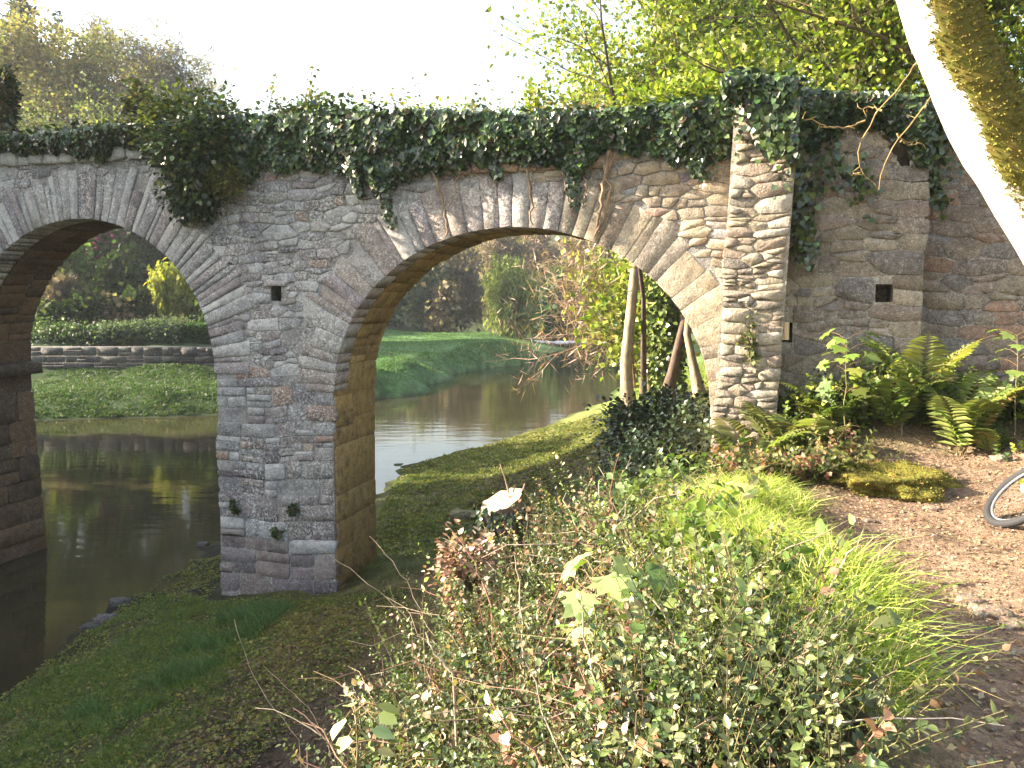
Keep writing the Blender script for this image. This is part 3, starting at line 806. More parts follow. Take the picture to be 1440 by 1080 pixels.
# pale broken water over the low weir far upstream
mw, nt, b = new_mat('broken_water'); b.inputs['Base Color'].default_value = (.75, .75, .75, 1); b.inputs['Roughness'].default_value = .5
bump(nt, b, noise(nt, 6, 4).outputs[0], 1, .1)
ac = Acc()
for k in range(46):
    x = 1.6 + k * .22; y = 80 + .6 * math.sin(k * .35) - .02 * k
    w, h = .14, .12 * random.uniform(.6, 1.3)
    ac.add([(x, y - .5, .004), (x + .24, y - .5, .004), (x + .24, y, h), (x, y, h), (x, y + .4, .004), (x + .24, y + .4, .004)], None, [(0, 1, 2, 3), (3, 2, 5, 4)])
tag(ac.build('weir_foam', mw), 'white line of broken water across the far river', 'water', kind='stuff')
# ================================================================ trees
def branch_path(p, d, L, n, wander, up):
    pts = [np.array(p, float)]; d = unit(np.array(d, float))
    for k in range(n):
        d = unit(d + rng.normal(size=3) * wander + np.array([0, 0, up]))
        pts.append(pts[-1] + d * L / n)
    return np.array(pts)
def skeleton(acc, trunk, r0, r1, n1=10, l1=2.5, n2=5, l2=1.2, n3=4, l3=.6, start=.3, up=.08, rise=.5, col=(.12, .09, .07), sides=7, wander=.18, dirbias=None, coarse=False):
    """trunk points -> wood in acc; returns points along the finest twigs"""
    trunk = np.asarray(trunk, float); n = len(trunk)
    tt = np.linspace(0, 1, n); R = r0 + (r1 - r0) * tt ** .8
    R[0] *= 1.35
    tube(acc, trunk, R, sides, col, rough=.12)
    tips = []
    at = lambda t: np.array([np.interp(t, tt, trunk[:, k]) for k in range(3)])
    ang = rng.random() * 6.28
    for i in range(n1):
        t = start + (1 - start) * (i + rng.random() * .6) / n1; t = min(t, .99)
        ang += 2.4 + rng.normal() * .4
        d = np.array([math.cos(ang), math.sin(ang), rise + .7 * t])
        if dirbias is not None: d = d + np.asarray(dirbias)
        L = l1 * (1.15 - .6 * t) * rng.uniform(.75, 1.2); r = (r0 + (r1 - r0) * t) * .45
        p1 = branch_path(at(t), d, L, 5, wander, up); tube(acc, p1, np.linspace(r, r * .25, 6), 4 if coarse else 5, col)
        for j in range(n2):
            k = rng.integers(1, 6); d2 = unit(p1[k] - p1[k - 1]) + rng.normal(size=3) * .65
            p2 = branch_path(p1[k], d2, l2 * rng.uniform(.6, 1.25), 4, wander, up * .6); tube(acc, p2[::2] if coarse else p2, np.linspace(r * .4, r * .1, 3 if coarse else 5), 3 if coarse else 4, col)
            tips.append(p2[1:])
            if n3:
                P, Rr = [], []
                for m in range(n3):
                    k2 = rng.integers(1, 5); d3 = unit(p2[k2] - p2[k2 - 1]) + rng.normal(size=3) * .7
                    p3 = branch_path(p2[k2], d3, l3 * rng.uniform(.6, 1.3), 3, wander * 1.2, 0); P.append(p3); Rr.append(np.linspace(r * .14, r * .05, 4)); tips.append(p3[1:])
                P, Rr = np.array(P), np.array(Rr)
                if coarse: P, Rr = P[:, ::3], Rr[:, ::3]
                vtubes(acc, P, Rr, 3, col)
    return np.concatenate(tips)
def foliage(acc, tips, n, size, sig, pal, kind='rhomb', width=.8, droop=0.0, clump=True, p=None):
    i = rng.integers(0, len(tips), n)
    P = tips[i] + rng.normal(size=(n, 3)) * sig
    A = rdir(n) + np.array([0, 0, -droop]); N = rdir(n) + np.array([0, 0, .9])
    C = pick(pal, n, .2, .07, p)
    if clump: C = C * (.75 + .5 * vnoise(P, .9 / max(sig, .15) * .3, 5))[:, None]
    leaves(acc, P, A, N, size * rng.uniform(.6, 1.35, n), kind, width, C)
def tree(name, label, base, h, r0, pal, n_leaf=3000, size=.2, sig=.25, lean=(0, 0), crown=(3.0, 1.5, .8), counts=(11, 5, 4), start=.3, col=(.12, .09, .07), kind='rhomb', width=.8, group=None, rise=.5, twigs=0, twig_col=(.15, .1, .075), twig_len=.6, droop=0, mat=None, cat='tree', trunk_pts=None, up=.08, dirbias=None):
    t = thing(name, label, cat, group)
    b = np.array(base, float)
    if trunk_pts is None:
        k = np.linspace(0, 1, 9)
        trunk_pts = b + np.c_[lean[0] * k + .03 * h * np.sin(k * 5 + rng.random() * 6) * k, lean[1] * k + .03 * h * np.sin(k * 4 + rng.random() * 6) * k, h * .85 * k - .25 * (1 - k)]
    wa = Acc(); tips = skeleton(wa, trunk_pts, r0, r0 * .18, counts[0], crown[0], counts[1], crown[1], counts[2], crown[2], start, up, rise, col, dirbias=dirbias, coarse=b[1] > 30 or abs(b[0]) > 15)
    wa.build('trunk', M_BARK if b[1] < 30 else M_BARKF, t, smooth=True)
    la = Acc()
    if b[1] > 30: n_leaf, size, twigs = int(n_leaf * .45), size * 1.4, int(twigs * .6)
    else: n_leaf, size = int(n_leaf * .66), size * 1.18
    if n_leaf: foliage(la, tips, n_leaf, size, sig, pal, kind, width, droop)
    if twigs:
        i = rng.integers(0, len(tips), twigs); P = tips[i] + rng.normal(size=(twigs, 3)) * sig * .6
        leaves(la, P, rdir(twigs) + np.array([0, 0, .35]), rdir(twigs), twig_len * rng.uniform(.5, 1.4, twigs), 'twig', .75 if b[1] > 30 else .16, jit(twig_col, twigs, .25))
    if la.n: la.build('crown', mat or (M_LEAF if b[1] < 30 else M_FAR), t)
    return t
YG = [(.27, .31, .05), (.20, .26, .04), (.34, .36, .08), (.13, .18, .035)]
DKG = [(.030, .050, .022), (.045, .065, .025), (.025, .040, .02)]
MID = [(.06, .095, .03), (.08, .11, .03), (.05, .075, .028)]
OLIVE = [(.25, .21, .08), (.29, .23, .09), (.19, .17, .075)]
BROWNP = [(.23, .18, .12), (.27, .21, .14), (.19, .155, .11)]
BLUEG = [(.035, .055, .045), (.05, .07, .055), (.03, .045, .04)]

def on(px, py_base, Y, dz=0):
    """ground point under the column of a photograph pixel at distance Y"""
    X = (px - 720) / FPX * Y * 1.0
    d = ray(px, 500); X = d[0] / d[1] * Y
    return np.array([X, Y, hz(X, Y) + dz])
def ztop(py, Y): return ZC + (HORIZON - py) / FPX * Y

# --- hill on the left, above the far end of the bridge
def hilltree(name, label, px, Y, ytop, pal, **kw):
    b = on(px, 0, Y); h = (ztop(ytop, Y) - b[2]) * .96
    return tree(name, label, b, h, **{**dict(r0=.22 * h / 12, pal=pal, crown=(h * .3, h * .15, h * .07), counts=(13, 6, 3), start=.25), **kw})
def conifer(name, label, px, Y, ytop, rad, layers=26, pal=BLUEG, dens=120, ragged=.35, bare=.15):
    b = on(px, 0, Y); h = ztop(ytop, Y) - b[2]
    t = thing(name, label, 'tree')
    wa = Acc(); k = np.linspace(0, 1, 8); tube(wa, b + np.c_[np.zeros(8), np.zeros(8), -.3 + k * (h + .3)], .2 * (1 - .95 * k) * h / 12, 6, (.07, .05, .04))
    la = Acc()
    for i in range(layers):
        f = bare + (1 - bare) * (i + rng.random()) / layers; z = h * f; R = rad * (1 - f) ** .75 + .12
        for a in rng.random(rng.integers(4, 7)) * 6.28:
            L = R * rng.uniform(1 - ragged, 1.1)
            p = b + np.array([0, 0, z]); d = np.array([math.cos(a), math.sin(a), -.12 + .3 * f])
            tube(wa, np.array([p, p + d * L * .6, p + d * L + np.array([0, 0, .06 * L])]), [.04, .025, .01], 3, (.07, .05, .04))
            n = int(dens * L / max(rad, .5)); s = rng.random(n) ** .7
            P = p + d * (L * s)[:, None] + rng.normal(size=(n, 3)) * [.12 * L, .12 * L, .05 * L]
            leaves(la, P, d + rng.normal(size=(n, 3)) * .6 + [0, 0, -.15], rdir(n) + [0, 0, 1], rng.uniform(.25, .6, n) * max(.5, rad * .25), 'rhomb', .35, pick(pal, n))
    wa.build('trunk', M_BARKF, t); la.build('crown', M_FAR, t)
conifer('conifer_tree', 'ragged dark conifer standing tallest on the left hilltop', 47, 66, 4, 4.2, ragged=.6, bare=.45, dens=170)
conifer('conifer_tree', 'small pointed conifer on the skyline between hillside trees', 148, 74, 40, 1.3, bare=.3)
conifer('conifer_tree', 'low rounded dark conifer top behind the golden trees', 97, 72, 26, 2.4, bare=.4)
hilltree('broadleaf_tree', 'golden-brown spreading tree on the left hill below the tall conifer', 62, 56, 42, OLIVE, n_leaf=14000, size=.2, sig=.4, counts=(15, 6, 3))
hilltree('broadleaf_tree', 'yellowish tree cut by the left picture edge, on the hill', 3, 54, 34, [(.22, .2, .07), (.17, .16, .06)], n_leaf=9000, size=.2, sig=.4)
hilltree('broadleaf_tree', 'olive-green rounded tree left of the small conifer', 118, 58, 52, [(.21, .20, .08), (.16, .16, .07)], n_leaf=13000, size=.2, sig=.4, counts=(15, 6, 3))
hilltree('broadleaf_tree', 'dull olive tree right of the small conifer on the skyline', 158, 60, 78, [(.19, .17, .08), (.22, .17, .09)], n_leaf=10000, size=.2, sig=.4, counts=(14, 6, 4))
hilltree('bare_tree', 'grey leafless tree on the skyline above the far arch', 190, 64, 40, BROWNP, n_leaf=500, size=.2, sig=.3, twigs=9000, twig_len=.9, twig_col=(.20, .17, .15))
hilltree('bare_tree', 'thinly leaved tree lower on the skyline slope', 225, 64, 56, [(.2, .19, .07)], n_leaf=2200, size=.24, sig=.35, twigs=8000, twig_len=.9, twig_col=(.21, .18, .16))
hilltree('bare_tree', 'bluish-grey bare tree near the low end of the skyline', 262, 68, 72, BROWNP, n_leaf=700, size=.24, sig=.35, twigs=8000, twig_len=.9, twig_col=(.22, .2, .19))
hilltree('bare_tree', 'lowest bare tree where the skyline meets the ivy', 305, 72, 100, BROWNP, n_leaf=600, size=.24, sig=.35, twigs=4000, twig_len=.8, twig_col=(.22, .2, .19))
for (px, Y, yt, lb) in [(38, 50, 150, 'pale green feathery shrub behind the left end of the bridge'), (95, 50, 152, 'light green bushy tree behind the stones of the far arch'), (150, 50, 148, 'leafy olive tree just behind the bridge top at left'), (228, 52, 140, 'bushy green tree rising behind the ivy left of the clump'), (-30, 48, 130, 'dark green tree at the far left behind the bridge')]:
    hilltree('broadleaf_tree', lb, px, Y, yt, [(.15, .18, .06), (.12, .15, .05), (.2, .2, .08)], n_leaf=5000, size=.16, sig=.4, start=.1)

# --- through the far arch: garden trees and shrubs on the other bank
def arch1tree(name, label, px, Y, yt, pal, **kw): return hilltree(name, label, px, Y, yt, pal, **{**dict(n_leaf=8000, size=.26, sig=.35, start=.06, counts=(14, 6, 3)), **kw})
arch1tree('broadleaf_tree', 'mid-green tree at the left inside the far arch', 100, 43, 350, [(.11, .16, .045), (.09, .13, .04)])
arch1tree('broadleaf_tree', 'dark green tree in the middle of the far arch', 175, 45, 365, DKG + MID)
arch1tree('broadleaf_tree', 'dark evergreen behind the yellow willow', 215, 50, 300, DKG)
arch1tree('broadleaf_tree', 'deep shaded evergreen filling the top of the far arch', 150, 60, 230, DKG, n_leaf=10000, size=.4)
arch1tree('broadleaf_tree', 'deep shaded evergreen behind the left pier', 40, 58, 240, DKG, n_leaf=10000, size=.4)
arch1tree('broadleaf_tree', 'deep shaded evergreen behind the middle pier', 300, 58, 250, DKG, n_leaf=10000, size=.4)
arch1tree('flowering_shrub', 'purple-flowered rhododendron high inside the far arch', 152, 46, 322, [(.25, .05, .2), (.04, .06, .025), (.04, .06, .025), (.03, .05, .02)], n_leaf=3500, size=.24, sig=.3, cat='shrub')
arch1tree('bare_shrub', 'leafless grey-brown shrub inside the far arch at left', 92, 40, 398, BROWNP, n_leaf=500, twigs=7000, twig_len=.6, twig_col=(.12, .095, .09), cat='shrub')
arch1tree('bare_shrub', 'blue-grey shrub against the left pier inside the far arch', 58, 41, 410, [(.06, .07, .09), (.05, .06, .07)], n_leaf=4000, cat='shrub')

for (px, Y, yt, pal, lb) in [(70, 38.5, 440, MID, 'green shrub behind the white-flowered row in the far arch'), (120, 39.5, 425, DKG + MID, 'dark shrub behind the grey-green hedge, left'), (160, 40.5, 432, BROWNP + DKG, 'brownish shrub behind the grey-green hedge, middle'), (200, 41.5, 420, DKG + MID, 'dark shrub left of the yellow weeping tree'), (255, 44, 430, DKG, 'dark shrub under the yellow weeping tree'), (300, 41, 415, DKG + MID, 'dark shrub beside the middle pier behind the clipped hedge'), (140, 48, 385, DKG + MID, 'tall dark shrub in the garden behind the leafless one'), (235, 52, 350, DKG, 'tall dark evergreen beside the yellow weeping tree')]:
    arch1tree('garden_shrub', lb, px, Y, yt, pal, n_leaf=6000, size=.2, sig=.3, cat='shrub')
def willow(label, px, Y, yt, ybot, rad, pal, n_str=900, seed=0):
    b = on(px, 0, Y); h = ztop(yt, Y) - b[2]; t = thing('willow_tree', label, 'tree')
    wa = Acc(); k = np.linspace(0, 1, 7)
    tr = b + np.c_[.12 * rad * np.sin(k * 2.5), np.zeros(7), -.2 + k * h * .7]
    tips = skeleton(wa, tr, .16 * h / 8, .05, 12, rad * .95, 5, rad * .4, 3, rad * .2, .4, .02, .8, (.08, .06, .045))
    wa.build('trunk', M_BARKF, t); la = Acc()
    zl = ZC + (HORIZON - ybot) / FPX * Y
    i = rng.integers(0, len(tips), n_str); S = tips[i] + rng.normal(size=(n_str, 3)) * rad * .1
    # outline a dome
    c = b + np.array([0, 0, h * .62]); q = (S - c) / np.array([rad, rad, h * .42]); l = np.linalg.norm(q, axis=1); S = S[l < 1.15]
    n_str = len(S)
    L = np.clip((S[:, 2] - zl) * rng.uniform(.15, 1.0, n_str) ** 1.2, .3, None); K = 16
    s = np.linspace(0, 1, K)
    P = S[:, None] + np.stack([.06 * rad * rng.normal(size=(n_str, 1)) * s, .06 * rad * rng.normal(size=(n_str, 1)) * s, -L[:, None] * s], -1)
    P = (P + rng.normal(size=P.shape) * .06).reshape(-1, 3); n = len(P)
    C = pick(pal, n, .2) * (.7 + .6 * vnoise(P, .8, 3))[:, None]
    leaves(la, P, rng.normal(size=(n, 3)) * .45 + [0, 0, -1], rdir(n), rng.uniform(.2, .4, n) * Y / 45, 'rhomb', .34, C)
    la.build('crown', M_FAR, t)
willow('yellow-green weeping tree catching light beside the middle pier', 246, 42, 352, 445, 1.75, [(.30, .29, .05), (.24, .25, .05), (.16, .19, .04)], 900)
willow('weeping willow at the tip of the green meadow', 712, 71, 350, 468, 3.0, [(.25, .28, .10), (.21, .24, .085), (.29, .31, .12)], 1100)

# clipped hedges and the garden wall
def hedge(name, label, x0, x1, Y0, Y1, z0, z1, pal, n=9000, size=.1, soft=.12):
    t = thing(name, label, 'hedge'); la = Acc(); wa = Acc()
    f = rng.integers(0, 6, n); q = rng.random((n, 3))
    q[f == 0, 1] = 0; q[f == 1, 2] = 1; q[f == 2, 0] = 0; q[f == 3, 0] = 1; q[f == 4, 1] = 0; q[f == 5, 2] = 1
    P = np.array([x0, Y0, z0]) + q * np.array([x1 - x0, Y1 - Y0, z1 - z0]) + rng.normal(size=(n, 3)) * soft
    P[:, 2] += (fbm(P, .5, 2, 4) - .5) * soft * 4
    leaves(la, P, rdir(n) + [0, -.4, .4], rdir(n) + [0, -.4, .6], size * rng.uniform(.7, 1.4, n), 'rhomb', .8, pick(pal, n) * (.7 + .6 * vnoise(P, 1.5, 2))[:, None])
    for k in range(int((x1 - x0) / .5)):
        p = np.array([x0 + .3 + k * .5, .5 * (Y0 + Y1), z0 - .2]); tube(wa, branch_path(p, (0, 0, 1), (z1 - z0) + .1, 4, .15, .1), [.05, .04, .03, .02, .01], 4, (.07, .05, .04))
    la.build('foliage', M_FAR, t); wa.build('stem', M_BARKF, t)
def pz(py, Y): return ztop(py, Y)
Yh = 36.5
hedge('hedge', 'grey-green rounded hedge on the garden wall inside the far arch', atY(131, 0, Yh)[0], atY(234, 0, Yh)[0], Yh, Yh + 2, 1.9, pz(460, Yh), [(.09, .115, .075), (.07, .095, .06)], 12000, .11, .16)
hedge('hedge', 'dark green straight-clipped hedge beside the middle pier', atY(238, 0, Yh)[0], atY(330, 0, Yh)[0], Yh + .3, Yh + 2, 1.9, pz(459, Yh), [(.04, .09, .022), (.03, .07, .02)], 8000, .1, .05)
hedge('low_hedge', 'brownish low hedge behind the grey-green one', atY(70, 0, 39)[0], atY(240, 0, 39)[0], 39, 40.5, 2.0, pz(455, 39), [(.10, .07, .05), (.08, .065, .045)], 7000, .12, .15)
hedge('shrub_row', 'green shrubs with white flowers left on the garden wall', atY(20, 0, Yh)[0], atY(125, 0, Yh)[0], Yh - .2, Yh + 1.4, 1.9, pz(470, Yh), [(.05, .085, .03), (.045, .07, .03), (.06, .1, .03), (.05, .08, .03), (.04, .07, .025), (.05, .09, .03), (.045, .075, .03), (.4, .4, .4)], 8000, .11, .25)
gw = thing('garden_wall', 'low dark garden wall under the hedges on the far bank', 'wall'); gw['kind'] = 'thing'
YW = 34.4
wx0, wx1 = atY(10, 0, YW)[0], atY(345, 0, YW)[0]
ac = Acc(); zb, zt = .7, pz(488, YW)
def gwmap(x, y, h):
    x, y, h = np.broadcast_arrays(np.asarray(x, float), np.asarray(y, float), np.asarray(h, float)); return np.stack([x, YW - h, y], -1)
V = [(wx0, YW, zb), (wx1, YW, zb), (wx1, YW, zt), (wx0, YW, zt), (wx0, YW + .6, zb), (wx1, YW + .6, zb), (wx1, YW + .6, zt), (wx0, YW + .6, zt)]
ac.add(V, None, [(0, 1, 2, 3), (3, 2, 6, 7), (5, 4, 7, 6), (0, 3, 7, 4), (1, 5, 6, 2)], (.07, .065, .065)); ac.build('core', M_WARM, gw)
cand = courses(wx0, wx1, zb + .1, zt, .6, .22, .45)
for (x0, x1, y0, y1) in cand[:300]:
    a1 = Acc(); stone(a1, block_outline(x0 + .015, x1 - .015, y0 + .012, y1 - .012), gwmap, random.uniform(.03, .09), tint=np.array(random.choice([(.075, .07, .07), (.10, .095, .09), (.06, .055, .06)])) * random.uniform(.8, 1.3)); a1.build('stone', M_WARM, gw)

# --- through the near arch: woods behind the meadow and up the valley
def vt(name, label, px, Y, yt, pal, **kw): return hilltree(name, label, px, Y, yt, pal, **{**dict(n_leaf=6000, size=.42, sig=.55, start=.08, counts=(13, 6, 3)), **kw})
vt('broadleaf_tree', 'dusky green tree at the left edge of the near arch', 545, 80, 372, [(.10, .135, .07), (.08, .115, .06)])
vt('broadleaf_tree', 'grey-green tree behind the meadow left of the willow', 600, 82, 362, [(.14, .155, .095), (.11, .135, .08)])
vt('bare_tree', 'brownish bare tree behind the meadow beside the willow', 648, 84, 350, BROWNP, n_leaf=1200, twigs=7000, twig_len=1.1, twig_col=(.2, .165, .14))
vt('bare_tree', 'low dark thicket tree at the back of the meadow', 625, 79, 405, BROWNP, n_leaf=2500, twigs=4000, twig_len=.8, twig_col=(.09, .07, .06))
vt('broadleaf_tree', 'rounded dark green tree right of the willow', 782, 88, 392, [(.07, .14, .055), (.06, .115, .05)], n_leaf=9000)
vt('broadleaf_tree', 'dark green bushy tree by the weir', 752, 98, 402, [(.06, .1, .045), (.05, .085, .04)])
vt('broadleaf_tree', 'mid-green tree behind the weir', 835, 100, 370, MID)
vt('bare_tree', 'tall brown tree on the valley slope above the willow', 705, 92, 330, BROWNP, n_leaf=2500, twigs=7000, twig_len=1.3, twig_col=(.24, .19, .15))
vt('bare_tree', 'tall russet tree on the valley slope under the crown of the near arch', 760, 105, 318, BROWNP, n_leaf=3500, twigs=7000, twig_len=1.4, twig_col=(.22, .155, .11))
vt('bare_tree', 'russet tree on the slope right of the arch crown', 820, 110, 322, [(.24, .17, .11), (.2, .15, .09)], n_leaf=4000, twigs=7000, twig_len=1.4, twig_col=(.25, .18, .12))
vt('bare_tree', 'bare brown tree on the slope near the leaning pale trunk', 865, 100, 330, BROWNP, n_leaf=2500, twigs=7000, twig_len=1.3, twig_col=(.23, .17, .12))
vt('broadleaf_tree', 'far hazy tree closing the valley', 668, 120, 322, [(.16, .17, .11), (.19, .18, .11)], n_leaf=9000, size=.6, sig=.8)
vt('broadleaf_tree', 'far brown-green tree closing the valley at the left', 590, 112, 335, [(.14, .15, .10), (.18, .16, .10)], n_leaf=9000, size=.6, sig=.8)
vt('broadleaf_tree', 'far tree at the top of the valley by the arch crown', 720, 135, 305, [(.12, .11, .06), (.15, .12, .07)], n_leaf=8000, size=.7, sig=.9)
vt('broadleaf_tree', 'far tree at the right end of the valley', 900, 128, 320, [(.12, .12, .05), (.15, .13, .06)], n_leaf=8000, size=.7, sig=.9)
vt('broadleaf_tree', 'green bank tree where the river bends', 868, 86, 405, MID + [(.1, .14, .04)], n_leaf=6000, size=.36)

# --- right bank behind the bridge: pale trunk, ivy-clad trunk, reddish twigs
Yp = 20.5
tp = [(888, 592, Yp), (881, 548, Yp), (880, 510, Yp), (886, 450, Yp), (892, 385, Yp), (899, 320, Yp), (907, 240, Yp), (915, 170, Yp), (918, 90, Yp), (922, 10, Yp), (928, -90, Yp)]
tree('pale_tree', 'slim pale trunk rising inside the near arch with bright spring leaves above the bridge', atY(888, 592, Yp), 12, .20, YG, 22000, .11, .34, crown=(2.9, 1.3, .7), counts=(16, 7, 5), start=.52, col=(.36, .29, .20), trunk_pts=[atY(*q) for q in tp], rise=.2)
Yi = 21.5
ip = [(943, 580, Yi), (939, 520, Yi), (934, 460, Yi), (930, 400, Yi), (940, 300, Yi), (962, 180, Yi), (985, 80, Yi), (1000, -60, Yi)]
ivt = tree('ivy_clad_tree', 'ivy-covered trunk right of the pale trunk inside the near arch', atY(943, 580, Yi), 12, .19, YG + MID[:1], 20000, .11, .34, crown=(2.9, 1.3, .7), counts=(15, 7, 5), start=.5, col=(.16, .11, .08), trunk_pts=[atY(*q) for q in ip], rise=.2)
tpts = np.array([atY(*q) for q in ip])
def wrap_ivy(parent, pts, r, n, z0, z1, pal, size=.09, name='ivy', spread=.1):
    la = Acc(); k = np.linspace(0, 1, len(pts)); s = rng.uniform(z0, z1, n)
    c = np.stack([np.interp(s, k, pts[:, j]) for j in range(3)], 1); a = rng.random(n) * 6.28
    o = np.stack([np.cos(a), np.sin(a), np.zeros(n)], 1)
    P = c + o * (r + np.abs(rng.normal(size=(n, 1))) * spread * (.5 + fbm(c * [1, 1, 1.0], .9, 2, 7))[:, None])
    leaves(la, P, o * .5 + rng.normal(size=(n, 3)) * .4 + [0, 0, -.6], o + rng.normal(size=(n, 3)) * .4, size * rng.uniform(.6, 1.3, n), 'ivy', 1, pick(pal, n))
    return la.build(name, M_IVY, parent)
wrap_ivy(ivt, tpts, .2, 6500, .02, .75, [(.12, .17, .04), (.17, .22, .05), (.07, .10, .03)], .12, spread=.13)
hangp = tpts.copy()
tree('leaning_tree', 'dark stem leaning right of the ivy-covered trunk inside the near arch', atY(948, 575, 20), 9, .15, YG, 9000, .11, .3, crown=(2.0, 1.0, .6), counts=(12, 6, 4), start=.62, col=(.13, .09, .07), trunk_pts=[atY(*q) for q in [(938, 556, 20), (946, 520, 20), (955, 480, 20), (968, 430, 20), (988, 360, 20), (1010, 260, 20), (1030, 160, 20), (1040, 40, 20), (1045, -60, 20)]], rise=.2)
tree('cut_stem_tree', 'pale stem with a cut branch against the right foot of the near arch', atY(984, 560, 18), 7, .12, YG, 3000, .15, .3, crown=(1.5, .8, .5), counts=(8, 5, 3), start=.7, col=(.38, .3, .2), trunk_pts=[atY(*q) for q in [(984, 556, 18), (974, 510, 18), (966, 470, 18), (972, 400, 18), (985, 300, 18), (1000, 200, 18), (1010, 100, 18)]], rise=.2)
tree('reddish_shrub', 'reddish bare twigs reaching over the water in the near arch', atY(893, 520, 24), 4.5, .10, BROWNP, 0, .1, .2, crown=(2.6, 1.3, .7), counts=(13, 7, 5), start=.25, col=(.36, .25, .19), twigs=1700, twig_len=.4, twig_col=(.42, .30, .24), trunk_pts=[atY(*q) for q in [(893, 545, 24), (888, 500, 24), (880, 465, 24), (868, 440, 24), (850, 425, 24)]], rise=.1, up=.0, cat='shrub', dirbias=(-1.0, -.2, .2))
tree('green_shrub', 'bright green leaves hanging behind the pale trunk in the near arch', atY(905, 540, 23), 5, .08, YG, 5000, .16, .3, crown=(1.6, .9, .5), counts=(12, 6, 4), start=.2, col=(.14, .1, .07), trunk_pts=[atY(*q) for q in [(915, 560, 23), (912, 500, 23), (905, 440, 23), (893, 395, 23)]], cat='shrub')
tree('bare_branches', 'bare twigs high against the white sky left of the bright tree', atY(888, 300, 17), 6, .07, YG, 120, .1, .1, crown=(3.6, 1.6, .8), counts=(7, 4, 3), start=.45, col=(.13, .09, .09), trunk_pts=[atY(*q) for q in [(905, 560, 22), (905, 420, 20), (890, 300, 18), (872, 190, 17), (858, 110, 16.5), (846, 30, 16), (840, -60, 16)]], rise=.3, dirbias=(-1.2, 0, .3), up=.02)

# --- woods on the slope above the retaining wall
def upper(name, label, u, w, ptop, pal, **kw):
    b = B(u, 0.0, w); b[2] = 5.75 + .16 * (w - .6) + .05 * (u - 6) - .2
    h = max(3.5, ZC + (HORIZON - ptop) / FPX * b[1] - b[2])
    return tree(name, label, b, h, **{**dict(r0=.1, pal=pal, n_leaf=9500, size=.085, sig=.34, width=.65, crown=(2.0, 1.0, .6), counts=(15, 6, 4), start=.12, col=(.2, .16, .1)), **kw})
upper('young_tree', 'bright young tree directly behind the top of the buttress', 6.6, 4.0, -60, YG)
upper('slim_tree', 'pale slim trunk behind the middle of the retaining wall', 7.75, 1.9, -160, YG, col=(.40, .34, .24), r0=.065, start=.6, n_leaf=7000)
upper('slim_tree', 'second slim trunk just right of the pale one behind the wall', 8.15, 2.0, -160, YG, col=(.26, .20, .13), r0=.06, start=.6, n_leaf=7000)
upper('young_tree', 'leafy young tree behind the wall beside the mossy trunk', 9.6, 3.2, -80, YG + MID)
upper('young_tree', 'bright leafy tree right of the mossy trunk at the picture edge', 11.2, 3.5, -80, YG)
upper('slim_tree', 'thin grey trunk right of the mossy trunk', 10.6, 2.2, -120, YG, col=(.30, .25, .19), r0=.08, start=.6, n_leaf=6000)
upper('young_tree', 'backlit leafy tree further up the slope', 9.0, 10, -100, YG, n_leaf=14000, size=.13, sig=.4, crown=(3, 1.4, .8))
upper('young_tree', 'backlit leafy tree far up the slope at the right', 13.5, 10, -100, YG, n_leaf=14000, size=.13, sig=.4, crown=(3, 1.4, .8))
upper('young_tree', 'leafy tree far up the slope behind the ivy-clad trunk', 6.5, 13, -80, YG + MID, n_leaf=14000, size=.13, sig=.4, crown=(3, 1.4, .8))
it = upper('ivy_stump', 'ivy-wrapped dark trunk rising behind the buttress', 6.45, 2.2, -60, MID, n_leaf=2500, r0=.13, col=(.12, .09, .06))
b0 = B(6.45, 5.7, 2.2); wrap_ivy(it, np.array([b0, b0 + [0, 0, 5.5]]), .16, 2600, 0, 1, [(.05, .09, .025), (.10, .14, .035)], .1, spread=.12)
for k, (u, w, lb) in enumerate([(6.5, 1.3, 'low bright bush on the wall top beside the buttress'), (7.4, 1.6, 'bright bush on the middle of the wall top'), (8.4, 1.8, 'low bush on the wall top left of the mossy trunk'), (9.6, 1.7, 'low bush on the wall top behind the mossy trunk'), (10.8, 1.9, 'low bush on the wall top at the right picture edge')]):
    upper('bush', lb, u, w, 95, YG, n_leaf=5000, size=.075, sig=.2, crown=(.9, .5, .3), r0=.04, counts=(12, 5, 3), start=.05, cat='bush')

tree('arching_stem', 'thin dark branch arching over the wall top towards the buttress', B(8.6, 5.7, 2.4), 3, .045, YG, 260, .08, .1, crown=(1.1, .6, .35), counts=(9, 4, 3), start=.3, col=(.16, .11, .07), trunk_pts=[B(8.9, 5.7, 2.2), atY(1300, 105, 10.2), atY(1285, 80, 10), atY(1240, 52, 9.9), atY(1180, 32, 9.8), atY(1110, 10, 9.7), atY(1050, -14, 9.6)], rise=.1)
# --- trees on the left bank outside the picture, whose shade falls on the river and the left half of the bridge
for (x, y, h, r, lb) in [(-24, 15.7, 22, 3.6, 'tall dense tree on the left bank upstream of the bridge end'), (-29, 16.0, 24, 3.6, 'tall dense tree behind the one at the bridge end'), (-24, 22.5, 9, 2.6, 'low dense tree on the left bank further upstream'), (-23, 11.6, 12, 2.3, 'dense tree on the left bank opposite the bridge'), (-22, 8.6, 9.6, 2.4, 'low dense tree on the left bank just downstream of the bridge'), (-22, 5.6, 9.4, 2.4, 'low dense tree on the left bank downstream'), (-22, 2.6, 9.4, 2.4, 'low dense tree on the left bank further downstream'), (-22, -.5, 9.2, 2.4, 'low dense tree on the left bank furthest downstream')]:
    tree('bank_tree', lb, (x, y, hz(x, y)), h, .3, DKG + MID, 7000, .48, .5, crown=(r, r * .5, r * .25), counts=(20, 5, 2), start=.12, mat=M_LEAF)
